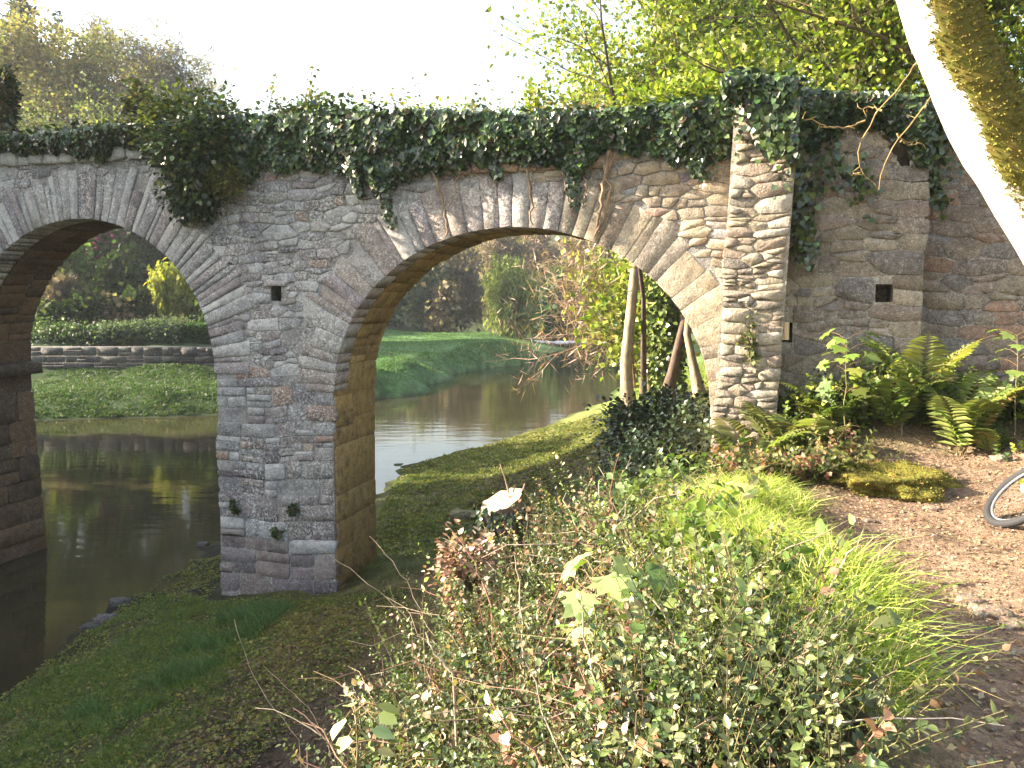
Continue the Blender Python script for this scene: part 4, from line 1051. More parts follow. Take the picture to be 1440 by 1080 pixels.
# ================================================================ ivy and growth on the bridge
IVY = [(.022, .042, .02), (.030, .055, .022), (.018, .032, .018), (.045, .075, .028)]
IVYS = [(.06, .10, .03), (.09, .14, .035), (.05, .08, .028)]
def prof(pts):
    """photograph outline (px, py) on the bridge face -> arrays of u and z"""
    q = [face(x, y) for x, y in pts]; return np.array([a for a, b in q]), np.array([b for a, b in q])
topu, topz = prof([(-120, 188), (0, 186), (100, 182), (200, 168), (300, 158), (400, 156), (500, 150), (600, 148), (700, 153), (800, 152), (900, 143), (1000, 134), (1060, 130)])
botu, botz = prof([(-120, 212), (0, 214), (60, 216), (130, 213), (200, 212), (235, 250), (262, 268), (330, 262), (370, 252), (395, 236), (440, 236), (500, 250), (535, 272), (570, 258), (610, 240), (650, 233), (700, 229), (760, 236), (815, 240), (845, 222), (880, 216), (930, 224), (980, 236), (1015, 226), (1060, 200)])
def ivy_sheet(acc, u, zb, zt, n, depth=.3, size=.075, pal=IVY, w0=0.0, light=.15):
    """leaves hung on the face between zb(u) and zt(u); u (n,)"""
    t = rng.random(n) ** .85
    e = (vnoise(np.c_[u, np.zeros(n)], 3.0, 12) - .5) * .3 + (vnoise(np.c_[u, np.zeros(n)], 9.0, 13) - .5) * .2
    z = zb + e + (zt - zb - e) * t
    bulge = depth * np.sin(np.clip(t * 1.25 + .1, 0, 1.4) / 1.4 * math.pi * .62) * (.05 + 1.6 * fbm(np.c_[u, z], 2.2, 3, 3))
    w = w0 - .02 - bulge * (1 - .65 * rng.random(n) ** 2)
    P = B(u, z, w)
    A = rng.normal(size=(n, 3)) * .45 + [0, 0, -1] - BD * .25
    N = rng.normal(size=(n, 3)) * .38 - BD * .9 + [0, 0, .45]
    C = pick(pal + IVYS[:1], n, .25)
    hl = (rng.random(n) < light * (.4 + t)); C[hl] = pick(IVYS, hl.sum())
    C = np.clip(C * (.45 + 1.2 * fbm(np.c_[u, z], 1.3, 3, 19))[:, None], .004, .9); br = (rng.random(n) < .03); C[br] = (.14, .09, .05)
    leaves(acc, P, A, N, size * rng.uniform(.55, 1.3, n), 'ivy', 1.0, C)
def ivy_top(acc, u, zt, n, w0, w1, size=.075, pal=IVY + IVYS, hgt=.12):
    P = B(u, zt + (fbm(np.c_[u, u * 0], 2.2, 3, 8) - .5) * .22 + np.abs(rng.normal(size=n)) * hgt * .6 - .08, rng.uniform(w0, w1, n))
    leaves(acc, P, rdir(n) + [0, 0, .25], rdir(n) * .6 + [0, 0, 1], size * rng.uniform(.6, 1.3, n), 'ivy', 1.0, pick(pal, n, .25))

ivy = thing('ivy', 'thick dark ivy draped along the whole top of the bridge', 'ivy')
la = Acc(); n = 28000
u = rng.uniform(-8.5, 5.3, n)
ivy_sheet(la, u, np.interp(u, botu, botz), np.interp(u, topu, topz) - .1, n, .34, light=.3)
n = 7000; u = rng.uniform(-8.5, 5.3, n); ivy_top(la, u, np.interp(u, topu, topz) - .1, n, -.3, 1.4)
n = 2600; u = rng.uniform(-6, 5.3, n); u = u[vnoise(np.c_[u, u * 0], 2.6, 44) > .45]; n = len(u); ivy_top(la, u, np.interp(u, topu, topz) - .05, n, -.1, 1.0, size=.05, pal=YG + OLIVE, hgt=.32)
la.build('leaves', M_IVY, ivy, kind='stuff')
wa = Acc()
def bpix(pts, w=-.05):
    out = []
    for q in pts:
        u, z = face(q[0], q[1], w); out.append(B(u, z, w))
    return np.array(out)
def smooth_path(P, n=14):
    P = np.asarray(P, float); t = np.r_[0, np.cumsum(np.linalg.norm(np.diff(P, axis=0), axis=1))]
    s = np.linspace(0, t[-1], n); Q = np.stack([np.interp(s, t, P[:, k]) for k in range(3)], 1)
    for _ in range(4): Q[1:-1] = .5 * Q[1:-1] + .25 * (Q[:-2] + Q[2:])
    return Q
# woody ivy stems creeping over the arch ring
for pts, r in [([(610, 240), (618, 270), (626, 300), (630, 332)], .016), ([(730, 205), (742, 235), (746, 270), (748, 318)], .017), ([(858, 205), (850, 250), (845, 290), (838, 325)], .022), ([(850, 230), (858, 270), (852, 300), (836, 332)], .017), ([(866, 215), (846, 262), (850, 300), (842, 330)], .013), ([(790, 240), (798, 275), (806, 300)], .011), ([(648, 240), (640, 262), (632, 290)], .01), ([(536, 265), (532, 290), (540, 312)], .01), ([(1108, 250), (1124, 300), (1118, 340)], .009), ([(315, 268), (318, 300), (322, 330)], .007), ([(340, 262), (345, 290), (338, 310)], .006), ([(395, 150), (404, 180), (412, 215)], .008), ([(440, 180), (446, 215), (450, 235)], .008), ([(820, 245), (826, 262), (822, 285)], .01)]:
    P = smooth_path(bpix(pts, -.07)) + rng.normal(size=(14, 3)) * .012
    P = P; wa2 = Acc(); tube(wa2, P, np.linspace(r * 1.2, r * .8, 14), 5, (.26, .19, .13), rough=.3); wa2.build('stem', M_BARK, ivy)
# trailing sprays
la = Acc()
for pts in [[(540, 262), (545, 290), (552, 320)], [(800, 235), (806, 262), (812, 290)], [(500, 245), (508, 275)], [(690, 226), (700, 245)], [(262, 265), (270, 300)], [(975, 230), (990, 245)]]:
    P = smooth_path(bpix(pts, -.09), 20); n = 90
    q = P[rng.integers(0, 20, n)] + rng.normal(size=(n, 3)) * .045
    leaves(la, q, rng.normal(size=(n, 3)) * .4 + [0, 0, -1], rng.normal(size=(n, 3)) * .4 - BD, .06 * rng.uniform(.6, 1.2, n), 'ivy', 1, pick(IVY, n))
la.build('trailing_spray', M_IVY, ivy, kind='stuff')

# ivy over the buttress head and the retaining wall
ivy2 = thing('ivy', 'ivy hanging over the retaining wall and down beside the buttress', 'ivy')
la = Acc()
tu, tz = prof([(1020, 128), (1100, 128), (1200, 138), (1300, 140), (1460, 140)]); bu_, bz_ = prof([(1020, 172), (1060, 150), (1085, 195), (1110, 235), (1135, 215), (1180, 190), (1230, 185), (1280, 200), (1310, 230), (1330, 190), (1460, 180)])
n = 13000; u = rng.uniform(5.0, 9.4, n); w0 = np.where(u < 5.75, W_BUT, np.where(u > 7.15, .4, 0.0))
k_ = (u > 5.72) | (rng.random(n) < .45); u = u[k_]; w0 = w0[k_]; n = len(u)
ivy_sheet(la, u, np.interp(u, bu_, bz_), np.interp(u, tu, tz), n, .28, .07, w0=w0, light=.35)
n = 4500; u = rng.uniform(5.0, 9.6, n); ivy_top(la, u, np.interp(u, tu, tz), n, -.1, 1.0)
n = 500; u = rng.uniform(5.05, 5.8, n); ivy_top(la, u, np.interp(u, tu, tz), n, -.62, .1, pal=IVYS + IVY)
la.build('leaves', M_IVY, ivy2, kind='stuff')
la = Acc()
for pts, n, sp, w in [([(1100, 220), (1118, 270), (1130, 320), (1135, 360)], 420, .07, -.14), ([(1095, 200), (1105, 240), (1112, 262)], 420, .09, -.3), ([(1300, 200), (1310, 250), (1318, 290)], 260, .06, .2), ([(1170, 190), (1172, 240), (1168, 260)], 60, .07, -.1), ([(1210, 220), (1222, 262), (1228, 305)], 26, .06, -.1), ([(1150, 215), (1146, 260), (1140, 300)], 60, .06, -.1), ([(1290, 150), (1320, 205), (1330, 230)], 200, .1, .15), ([(1200, 240), (1208, 258), (1215, 275)], 60, .06, -.12), ([(1060, 150), (1085, 180), (1095, 210)], 500, .12, W_BUT - .08)]:
    P = smooth_path(bpix(pts, w), 24); q = P[rng.integers(0, 24, n)] + rng.normal(size=(n, 3)) * sp
    leaves(la, q, rng.normal(size=(n, 3)) * .45 + [0, 0, -1], rng.normal(size=(n, 3)) * .45 - BD, .065 * rng.uniform(.6, 1.25, n), 'ivy', 1, pick(IVY + IVYS, n))
    wa2 = Acc(); tube(wa2, P, .005, 4, (.2, .15, .1)); wa2.build('stem', M_BARK, ivy2)
la.build('trailing_spray', M_IVY, ivy2, kind='stuff')

# shrub rooted in the wall between the arches
def bush(name, label, c, rad, n, size, pal, kind='lance', width=1.1, stems=24, mat=None, cat='shrub', droop=0.0, sub=.35, group=None):
    t = thing(name, label, cat, group); la, wa = Acc(), Acc(); c = np.array(c, float); rad = np.array(rad, float)
    st = []
    for k in range(stems):
        d = unit(rng.normal(size=3) + [0, 0, .3]); e = c + d * rad * rng.uniform(.6, 1.0)
        root = c - [0, 0, rad[2] * .8] + rng.normal(size=3) * rad * .15
        m = .5 * (root + e) + rng.normal(size=3) * rad * .2 + [0, 0, rad[2] * .2]
        s = np.linspace(0, 1, 6)[:, None]; P = (1 - s) ** 2 * root + 2 * s * (1 - s) * m + s * s * e
        st.append(P); tube(wa, P, np.linspace(.012, .003, 6), 4, (.17, .13, .08))
    st = np.array(st)[:, 2:].reshape(-1, 3)
    q = st[rng.integers(0, len(st), n)] + rng.normal(size=(n, 3)) * rad * sub * .55
    o = unit(q - c)
    leaves(la, q, o + rdir(n) * .8 + [0, 0, -droop], rdir(n) * .6 + [0, 0, 1] + o * .3, size * rng.uniform(.6, 1.3, n), kind, width, pick(pal, n) * (.75 + .5 * vnoise(q, 3, 3))[:, None])
    la.build('foliage', mat or M_LEAF, t); wa.build('stems', M_BARK, t)
    return t
u, z = face(300, 215); bush('wall_shrub', 'bushy dark evergreen shrub hanging from the bridge between the two arches', B(u, z, -.25), (.72, .32, .62), 5200, .07, IVY + IVYS + [(.12, .13, .04)], mat=M_IVY, droop=.3)
u, z = face(282, 278); bush('wall_shrub', 'lower dark tuft of leaves under the hanging shrub by the far arch', B(u, z, -.18), (.36, .24, .36), 2000, .065, IVY + IVYS[:1], mat=M_IVY, droop=.5)
u, z = face(338, 255); bush('wall_shrub', 'small yellow-green spray hanging right of the dark shrub', B(u, z, -.3), (.24, .16, .2), 520, .06, [(.17, .17, .04), (.12, .13, .04)], droop=.4)
u, z = face(255, 165); bush('top_shrub', 'olive shrub growing on the bridge top above the hanging shrub', B(u, z, .1), (.9, .45, .38), 3200, .07, [(.13, .14, .04), (.10, .11, .035), (.06, .08, .03)])
u, z = face(195, 140, .5); bush('ivy_snag', 'brown ivied stump on the bridge top at left', B(u, z, .5), (.2, .2, .42), 900, .08, [(.14, .10, .06), (.10, .09, .05), (.08, .1, .04)], stems=10)
u, z = face(4, 150, .6); bush('ivy_snag', 'dark ivied post cut by the left picture edge', B(u, z, .6), (.2, .2, .75), 1600, .08, DKG + [(.12, .07, .05)], stems=12)
u, z = face(745, 142); bush('top_shrub', 'light green twiggy shrub on the bridge top over the near arch', B(u, z, .4), (.26, .25, .36), 520, .06, YG + [(.2, .2, .12)], stems=18)
u, z = face(940, 138); bush('top_shrub', 'bright green bush on the bridge top left of the buttress', B(u, z, .5), (.85, .5, .35), 2800, .075, YG)
u, z = face(590, 148); bush('top_shrub', 'sparse sunlit twigs and leaves along the middle of the bridge top', B(u, z, .5), (1.3, .4, .22), 700, .06, OLIVE + YG, stems=40)
u, z = face(820, 148); bush('top_shrub', 'reddish twigs and small leaves on the bridge top right of the near arch crown', B(u, z, .5), (.8, .4, .2), 500, .055, [(.25, .15, .08), (.2, .2, .06)], stems=34)
u, z = face(420, 152); bush('top_shrub', 'green leafy tuft on the bridge top above the middle pier', B(u, z, .4), (.8, .4, .24), 1500, .065, [(.10, .13, .04), (.15, .16, .05)], stems=30)
for pts, lb in [([(432, 150), (436, 120), (440, 92)], 'tall thin sprout standing up from the ivy above the middle pier'), ([(378, 150), (384, 130), (386, 108)], 'short thin sprout standing up from the ivy left of the tall one')]:
    t = thing('sprout', lb, 'plant'); P = smooth_path(bpix(pts, .1), 12); wa2 = Acc(); tube(wa2, P, np.linspace(.008, .003, 12), 4, (.25, .2, .15)); wa2.build('stem', M_BARK, t)
    n = 26; la = Acc(); leaves(la, P[rng.integers(2, 12, n)] + rng.normal(size=(n, 3)) * .03, rdir(n), rdir(n) + [0, 0, .5], .06 * rng.uniform(.6, 1.2, n), 'oval', .8, pick(OLIVE + YG, n)); la.build('leaves', M_LEAF, t)
# the dark cable leaning over the left parapet
P = smooth_path([B(*face(193, 196, -.05), -.05), B(*face(210, 215, -.16), -.16), B(*face(232, 245, -.2), -.2), B(*face(246, 264, -.1), -.1)], 14)
ac = Acc(); tube(ac, P, .016, 8, (.012, .012, .013), cap=True)
tag(ac.build('black_cable', M_BARK, smooth=True), 'short black cable slanting down the bridge face left of the hanging shrub', 'cable')
# tufts rooted in the joints of the middle pier
for (x, y, lb) in [(415, 715, 'green tuft growing from a joint of the middle pier, upper'), (395, 748, 'green tuft growing from a joint low on the middle pier'), (332, 712, 'tiny green tuft in a joint near the left edge of the middle pier')]:
    u, z = face(x, y); bush('wall_tuft', lb, B(u, z, -.05), (.09, .06, .08), 140, .045, MID, stems=8, cat='plant')
for (x, y, w, lb) in [(285 / 3 + 960, 480, W_BUT, 'small leafy weed growing on the buttress face')]:
    u, z = face(x, y, w); bush('wall_tuft', lb, B(u, z, w - .04), (.14, .06, .22), 160, .05, [(.14, .15, .05), (.09, .11, .04)], stems=10, cat='plant')

# ================================================================ the mossy leaning tree
lean = thing('leaning_tree', 'pale trunk leaning across the right edge, half covered in moss', 'tree')
Yt = 5.2
cl = [(1285, -110), (1303, -40), (1316, 10), (1334, 60), (1358, 120), (1384, 170), (1420, 235), (1462, 300), (1515, 385), (1570, 480), (1615, 590), (1645, 700), (1660, 800)]
C0 = np.array([atY(x, y, Yt) for x, y in cl]); C0 = smooth_path(C0, 90); C0 = smooth_path(C0, 90)
kk = np.linspace(0, 1, 90); R0 = .20 + .05 * kk + .12 * np.clip(kk - .85, 0, 1)
t_ = unit(np.gradient(C0, axis=0)); bx = unit(np.cross(t_, [0, 1, 0])); by = np.cross(bx, t_)
S = 72; an = np.arange(S) * 2 * math.pi / S
def shell(extra):
    d = np.cos(an)[None, :, None] * bx[:, None] + np.sin(an)[None, :, None] * by[:, None]
    p = C0[:, None] + R0[:, None, None] * d
    nz = fbm(p.reshape(-1, 3), 3.0, 3, 2).reshape(90, S) - .5
    return C0[:, None] + (R0[:, None] + nz * .035 + extra)[..., None] * d, d
V, dirs = shell(0.0)
i = np.arange(89)[:, None] * S; j = np.arange(S)[None]; k = (j + 1) % S
Q = np.stack([i + j, i + k, i + S + k, i + S + j], -1).reshape(-1, 4)
ac = Acc(); ac.add(V.reshape(-1, 3), None, Q, (.62, .56, .46)); ac.build('trunk', bark_mat('smooth_pale_bark', 9, .6, 1.0), lean, smooth=True)
# moss grows on the upper right side; its rim is ragged
side = dirs @ unit(np.array([.74, -.38, .55]))
edge = fbm(V.reshape(-1, 3), 5.0, 4, 11).reshape(90, S) - .5
mm = side + edge * .9 + .34 > 0
V2, _ = shell(.012 + .03 * fbm(V.reshape(-1, 3), 14, 3, 4).reshape(90, S))
fm = mm.ravel()[Q].all(1)
ac = Acc(); ac.add(V2.reshape(-1, 3), None, Q[fm], jit((.13, .115, .03), 90 * S, .2))
n = 19000; f = Q[fm][rng.integers(0, fm.sum(), n)]; w = rng.random((n, 4)); w /= w.sum(1, keepdims=True)
P = (V2.reshape(-1, 3)[f] * w[..., None]).sum(1); D = (dirs.reshape(-1, 3)[f] * w[..., None]).sum(1)
leaves(ac, P, D + rng.normal(size=(n, 3)) * .6, rdir(n), rng.uniform(.012, .03, n), 'rhomb', .45, pick([(.20, .18, .04), (.26, .22, .05), (.14, .14, .03), (.16, .13, .035)], n))
fr = (side + edge * .9 + .34 > -.22).ravel()[Q].all(1) & ~fm
n = 5000; f = Q[fr][rng.integers(0, fr.sum(), n)]; w = rng.random((n, 4)); w /= w.sum(1, keepdims=True); sv = (side + edge * .9 + .34).ravel()[f].mean(1); kq = rng.random(n) < np.exp(sv * 14)
P = (V.reshape(-1, 3)[f] * w[..., None]).sum(1)[kq]; D = (dirs.reshape(-1, 3)[f] * w[..., None]).sum(1)[kq]; n = len(P)
leaves(ac, P, D + rng.normal(size=(n, 3)) * .7, rdir(n), rng.uniform(.01, .03, n), 'rhomb', .5, pick([(.20, .18, .04), (.14, .14, .03)], n))
ac.build('moss', M_DRY, lean, kind='stuff')
# upper limbs, above the picture, and the twigs that hang into it
wa = Acc(); tips = skeleton(wa, [C0[0], C0[0] + [-.3, .2, 1.2], C0[0] + [-.4, .6, 2.6], C0[0] + [-.2, .9, 4.2]], .19, .05, 9, 2.2, 4, 1.1, 3, .5, .35, .03, .5, (.4, .34, .26)); wa.build('limb', M_BARK, lean, smooth=True)
la = Acc(); foliage(la, tips, 1200, .11, .2, YG); la.build('crown', M_LEAF, lean)
for pts in [[(1335, 60, 5.1), (1318, 120, 5.4), (1300, 152, 5.9), (1275, 180, 6.1), (1255, 200, 6.2), (1243, 225, 6.2), (1234, 250, 6.2), (1237, 266, 6.2)], [(1262, 192, 6.15), (1280, 204, 6.2), (1297, 201, 6.2)], [(1330, 40, 5.1), (1275, 110, 5.8), (1250, 140, 6.1), (1222, 168, 6.3), (1208, 190, 6.3), (1207, 206, 6.3), (1196, 238, 6.3), (1197, 252, 6.3), (1212, 257, 6.3), (1230, 257, 6.3)], [(1214, 172, 6.3), (1190, 179, 6.3), (1160, 180, 6.3), (1150, 172, 6.3), (1130, 165, 6.3)], [(1197, 246, 6.3), (1209, 243, 6.3)], [(1240, 155, 6.2), (1225, 150, 6.3), (1208, 152, 6.3)]]:
    P = np.array([atY(*q) for q in pts]); P = smooth_path(P, 16) + rng.normal(size=(16, 3)) * .006
    wa = Acc(); tube(wa, P, np.linspace(.009, .0035, 16), 5, (.26, .19, .09), rough=.3)
    for q in P[3::2]: tube(wa, [q, q + rng.normal(size=3) * .03], [.004, .001], 3, (.34, .25, .1))
    wa.build('twig', M_BARK, lean)

# ================================================================ logs, stumps, stones
def log(name, label, p0, p1, r, col, mat=M_BARK, cutcol=(.20, .16, .12)):
    t = thing(name, label, 'log'); P = smooth_path([p0, .5 * (np.array(p0) + p1) + rng.normal(size=3) * r * 1.2, p1], 12)
    wa = Acc(); tube(wa, P + rng.normal(size=P.shape) * r * .08, r * rng.uniform(.82, 1.15, 12), 14, col, rough=.3); wa.build('bark', mat, t, smooth=True)
    for e, d in ((P[0], P[0] - P[1]), (P[-1], P[-1] - P[-2])):
        ca = Acc(); tube(ca, [e - unit(d) * .004, e + unit(d) * .012], [r * .96, r * .9], 14, cutcol, cap=True); ca.build('cut_end', M_BARK, t)
def gp(px, py, z): return atz(px, py, z)
# bicycle leaning against the foot of the mossy tree, its front wheel in the picture
M_TYRE = leaf_mat('tyre_rubber', 0, .8, .3); M_PAINT = leaf_mat('white_paint', 0, .35, .5)
bike = thing('bicycle', 'white bicycle with knobbly tyres leaning at the right picture edge, mostly cut off', 'bicycle')
E2 = unit(np.array([.72, 0, .69])); E1 = unit(np.array([-.15, -.99, 0])); E3 = unit(np.cross(E1, E2)); E1 = np.cross(E2, E3)
C1 = atY(1446, 668, 6.1); C1[2] = hz(C1[0] - .25, C1[1]) + .37 * E2[2]
def bk(a, u, s=0.0): return C1 + a * E1 + u * E2 + s * E3
for wx in (0.0, 1.05):
    wh = bpy.data.objects.new('wheel', None); COL.objects.link(wh); wh.parent = bike
    for nm, R_, r_, sides, col, mt in (('tyre', .335, .029, 10, (.03, .03, .033), M_TYRE), ('rim', .298, .012, 6, (.16, .16, .17), M_PAINT)):
        N_ = 96; th = np.arange(N_) * 2 * math.pi / N_; ph = np.arange(sides) * 2 * math.pi / sides
        kn = r_ * (1 + (.16 * ((np.arange(N_) % 2)[:, None] * (np.arange(sides) % 2)[None]) if nm == 'tyre' else 0 * th[:, None]))
        rad = np.cos(th)[:, None] * E1 + np.sin(th)[:, None] * E2
        V = bk(wx, 0) + (R_ + kn * np.cos(ph)[None])[..., None] * rad[:, None] + (kn * np.sin(ph)[None])[..., None] * E3
        i = np.arange(N_)[:, None]; j = np.arange(sides)[None]; i1 = (i + 1) % N_; j1 = (j + 1) % sides
        ac = Acc(); ac.add(V.reshape(-1, 3), None, np.stack([i * sides + j, i * sides + j1, i1 * sides + j1, i1 * sides + j], -1).reshape(-1, 4), col); ac.build(nm, mt, wh)
    for k in range(20):
        t0 = k * 6.2832 / 20; ac = Acc(); tube(ac, [bk(wx, 0, .03 * (-1) ** k), bk(wx + .29 * math.cos(t0), .29 * math.sin(t0))], .001, 3, (.2, .2, .2)); ac.build('spoke', M_PAINT, wh)
    ac = Acc(); tube(ac, [bk(wx, 0, -.055), bk(wx, 0, .055)], .022, 10, (.4, .4, .4), cap=True); ac.build('hub', M_PAINT, wh)
def bar(name, pts, r, col, mt=M_PAINT): ac = Acc(); tube(ac, [bk(*q) for q in pts], r, 10, col, cap=True); return ac.build(name, mt, bike, smooth=True)
WH = (.72, .72, .70)
for sg in (-1, 1): bar('fork_leg', [(0, 0, .055 * sg), (.08, .2, .055 * sg), (.15, .38, .03 * sg)], .02, WH)
bar('fork_crown', [(.15, .39, -.06), (.15, .39, .06)], .024, WH)
bar('head_tube', [(.15, .38), (.2, .54)], .024, WH); bar('top_tube', [(.19, .5), (.74, .46)], .02, WH); bar('down_tube', [(.17, .42), (.62, -.03)], .024, WH); bar('seat_tube', [(.62, -.03), (.78, .55)], .018, WH)
for sg in (-1, 1): bar('chain_stay', [(.62, -.03, .03 * sg), (1.05, 0, .055 * sg)], .011, WH); bar('seat_stay', [(.74, .44, .02 * sg), (1.05, 0, .055 * sg)], .01, WH)
bar('handlebar', [(.17, .58, -.3), (.2, .56, 0), (.17, .58, .3)], .014, (.05, .05, .05), M_TYRE); bar('saddle', [(.68, .58), (.78, .6), (.93, .6)], [.025, .045, .065], (.04, .04, .04), M_TYRE)
bar('crank', [(.62, -.03, .08), (.74, -.14, .09)], .012, (.3, .3, .3)); bar('pedal', [(.74, -.14, .09), (.74, -.14, .19)], .025, (.06, .06, .06), M_TYRE)
log('fallen_log', 'sawn log lying at the foot of the near arch by the dark bush', atY(950, 655, 10.6), atY(1010, 640, 11.2), .14, (.30, .22, .16))

st = thing('tree_stump', 'sawn ivy-wrapped stump with a bright cut top in front of the near arch', 'stump')
top = atY(705, 704, 7.0); gz = hz(top[0], top[1])
S = 24; an = np.arange(S) * 2 * math.pi / S
wa = Acc(); rows = []
for zf, rr in [(0, .23), (.3, .185), (.7, .17), (1.0, .175)]:
    rows.append(np.c_[top[0] + rr * np.cos(an) * 1.05, top[1] + rr * np.sin(an) * .95, (gz - .1) + (top[2] - gz + .1) * zf + (.075 * np.cos(an - .3) + .02 * np.sin(an) if zf == 1 else 0) + 0 * an])
V = np.array(rows) * 1.0; V += rng.normal(size=V.shape) * .006
i = np.arange(3)[:, None] * S; j = np.arange(S)[None]; k = (j + 1) % S
wa.add(V.reshape(-1, 3), None, np.stack([i + j, i + k, i + S + k, i + S + j], -1).reshape(-1, 4), (.17, .12, .085)); wa.build('bark', M_BARK, st, smooth=True)
ca = Acc(); tp_ = V[-1] + [0, 0, .004]; ca.add(np.vstack([tp_, tp_.mean(0) + [0, 0, .006]]), np.c_[np.arange(S), (np.arange(S) + 1) % S, np.full(S, S)], None, (.46, .36, .25)); ca.build('cut_top', M_BARK, st)
n = 1500; a = rng.random(n) * 6.28; hgt = rng.random(n) ** .8
P = np.c_[top[0] + np.cos(a) * .2, top[1] + np.sin(a) * .19, gz + (top[2] - gz - .05) * hgt] + rng.normal(size=(n, 3)) * [.03, .03, .02]; o = np.c_[np.cos(a), np.sin(a), 0 * a]
la = Acc(); leaves(la, P, rng.normal(size=(n, 3)) * .4 + [0, 0, -.7] + o * .4, o + rng.normal(size=(n, 3)) * .35 + [0, 0, .3], rng.uniform(.03, .06, n), 'ivy', 1, pick(IVY + [(.12, .07, .045), (.06, .07, .03)], n)); la.build('ivy', M_IVY, st)
for pts in [[(716, 695), (710, 672), (703, 652)], [(722, 692), (724, 682)], [(735, 690), (738, 680)]]:
    wa = Acc(); tube(wa, [atY(x, y, 7.0) for x, y in pts], np.linspace(.008, .004, len(pts)), 5, (.36, .26, .18)); wa.build('sucker', M_BARK, st)

def rock(name, label, c, s, col, sub=3, flat=.7, mat=None):
    import bmesh
    bm = bmesh.new(); bmesh.ops.create_icosphere(bm, subdivisions=sub, radius=1); V = np.array([v.co[:] for v in bm.verts]); T = np.array([[v.index for v in f.verts] for f in bm.faces]); bm.free()
    V = np.sign(V) * np.abs(V) ** .6
    V = V * (.45 + 1.1 * fbm(V + c, 1.9, 3, 4))[:, None] * np.array(s) * [1, 1, flat] + c
    ac = Acc(); ac.add(V, T, None, jit(col, len(V), .08)); o = ac.build(name, mat or M_WARM); tag(o, label, 'rock'); return o
for (px, py, z, s, lb) in [(1362, 822, 2.62, (.075, .06, .06), 'pale squarish stone standing in the path at the shadow edge'), (1393, 846, 2.63, (.11, .07, .075), 'largest tan stone in the path right of the squarish one'), (1428, 862, 2.64, (.07, .06, .05), 'low tan stone at the right picture edge of the path'), (1340, 815, 2.62, (.035, .03, .03), 'small stone left of the squarish one in the path'),
                           (1420, 905, 2.64, (.05, .04, .03), 'flat stone at the right edge of the path below the row of stones'), (1310, 705, 2.6, (.07, .05, .03), 'flat pale stone in the sunlit path far up'), (1222, 722, 2.58, (.05, .04, .03), 'small stone where the path narrows'), (1412, 580, 3.2, (.10, .07, .06), 'tan stone at the right edge under the far wall'), (1395, 1000, 2.66, (.03, .025, .02), 'small stone low in the shaded path')]:
    c = atz(px, py, z); c[2] = hz(c[0], c[1]) + s[2] * .25; rock('rock', lb, c - [0, 0, s[2] * .2], s, (.21, .15, .10))
c = atz(648, 725, .55); c[2] = hz(c[0], c[1]) + .08; rock('rock', 'mossy boulder on the mud behind the stump', c, (.22, .16, .15), (.17, .16, .08))
c = atz(672, 730, .55); c[2] = hz(c[0], c[1]) + .05; rock('rock', 'darker stone beside the mossy boulder', c, (.12, .1, .1), (.1, .09, .07))
for k, (px, py, lb) in enumerate([(150, 872, 'dark wet stone at the water edge by the shining water'), (168, 850, 'wet stone at the water edge nearer the pier'), (128, 888, 'dark wet stone at the water edge nearest the far pier'), (285, 765, 'dark stone at the water edge beside the middle pier')]):
    c = atz(px, py, .02); c[2] = max(hz(c[0], c[1]), -.02) + .02; rock('rock', lb, c, (.16 - .02 * k, .1, .07), (.07, .065, .065))
# loose grit on the path
O = np.array([(1, 0, 0), (0, 1, 0), (-1, 0, 0), (0, -1, 0), (0, 0, .7), (0, 0, -.7)]); OT = np.array([(0, 1, 4), (1, 2, 4), (2, 3, 4), (3, 0, 4), (1, 0, 5), (2, 1, 5), (3, 2, 5), (0, 3, 5)])
# gnarled dead wood at the bottom edge
dw = thing('dead_branch', 'gnarled weathered root at the bottom edge of the undergrowth', 'branch')
wa = Acc(); P = smooth_path([atY(810, 1090, 2.6), atY(850, 1068, 2.62), atY(885, 1062, 2.62), atY(905, 1050, 2.6), atY(912, 1030, 2.58)], 14); tube(wa, P, np.linspace(.045, .022, 14) * rng.uniform(.8, 1.2, 14), 9, (.42, .33, .23), rough=.3); wa.build('limb', M_BARK, dw, smooth=True)

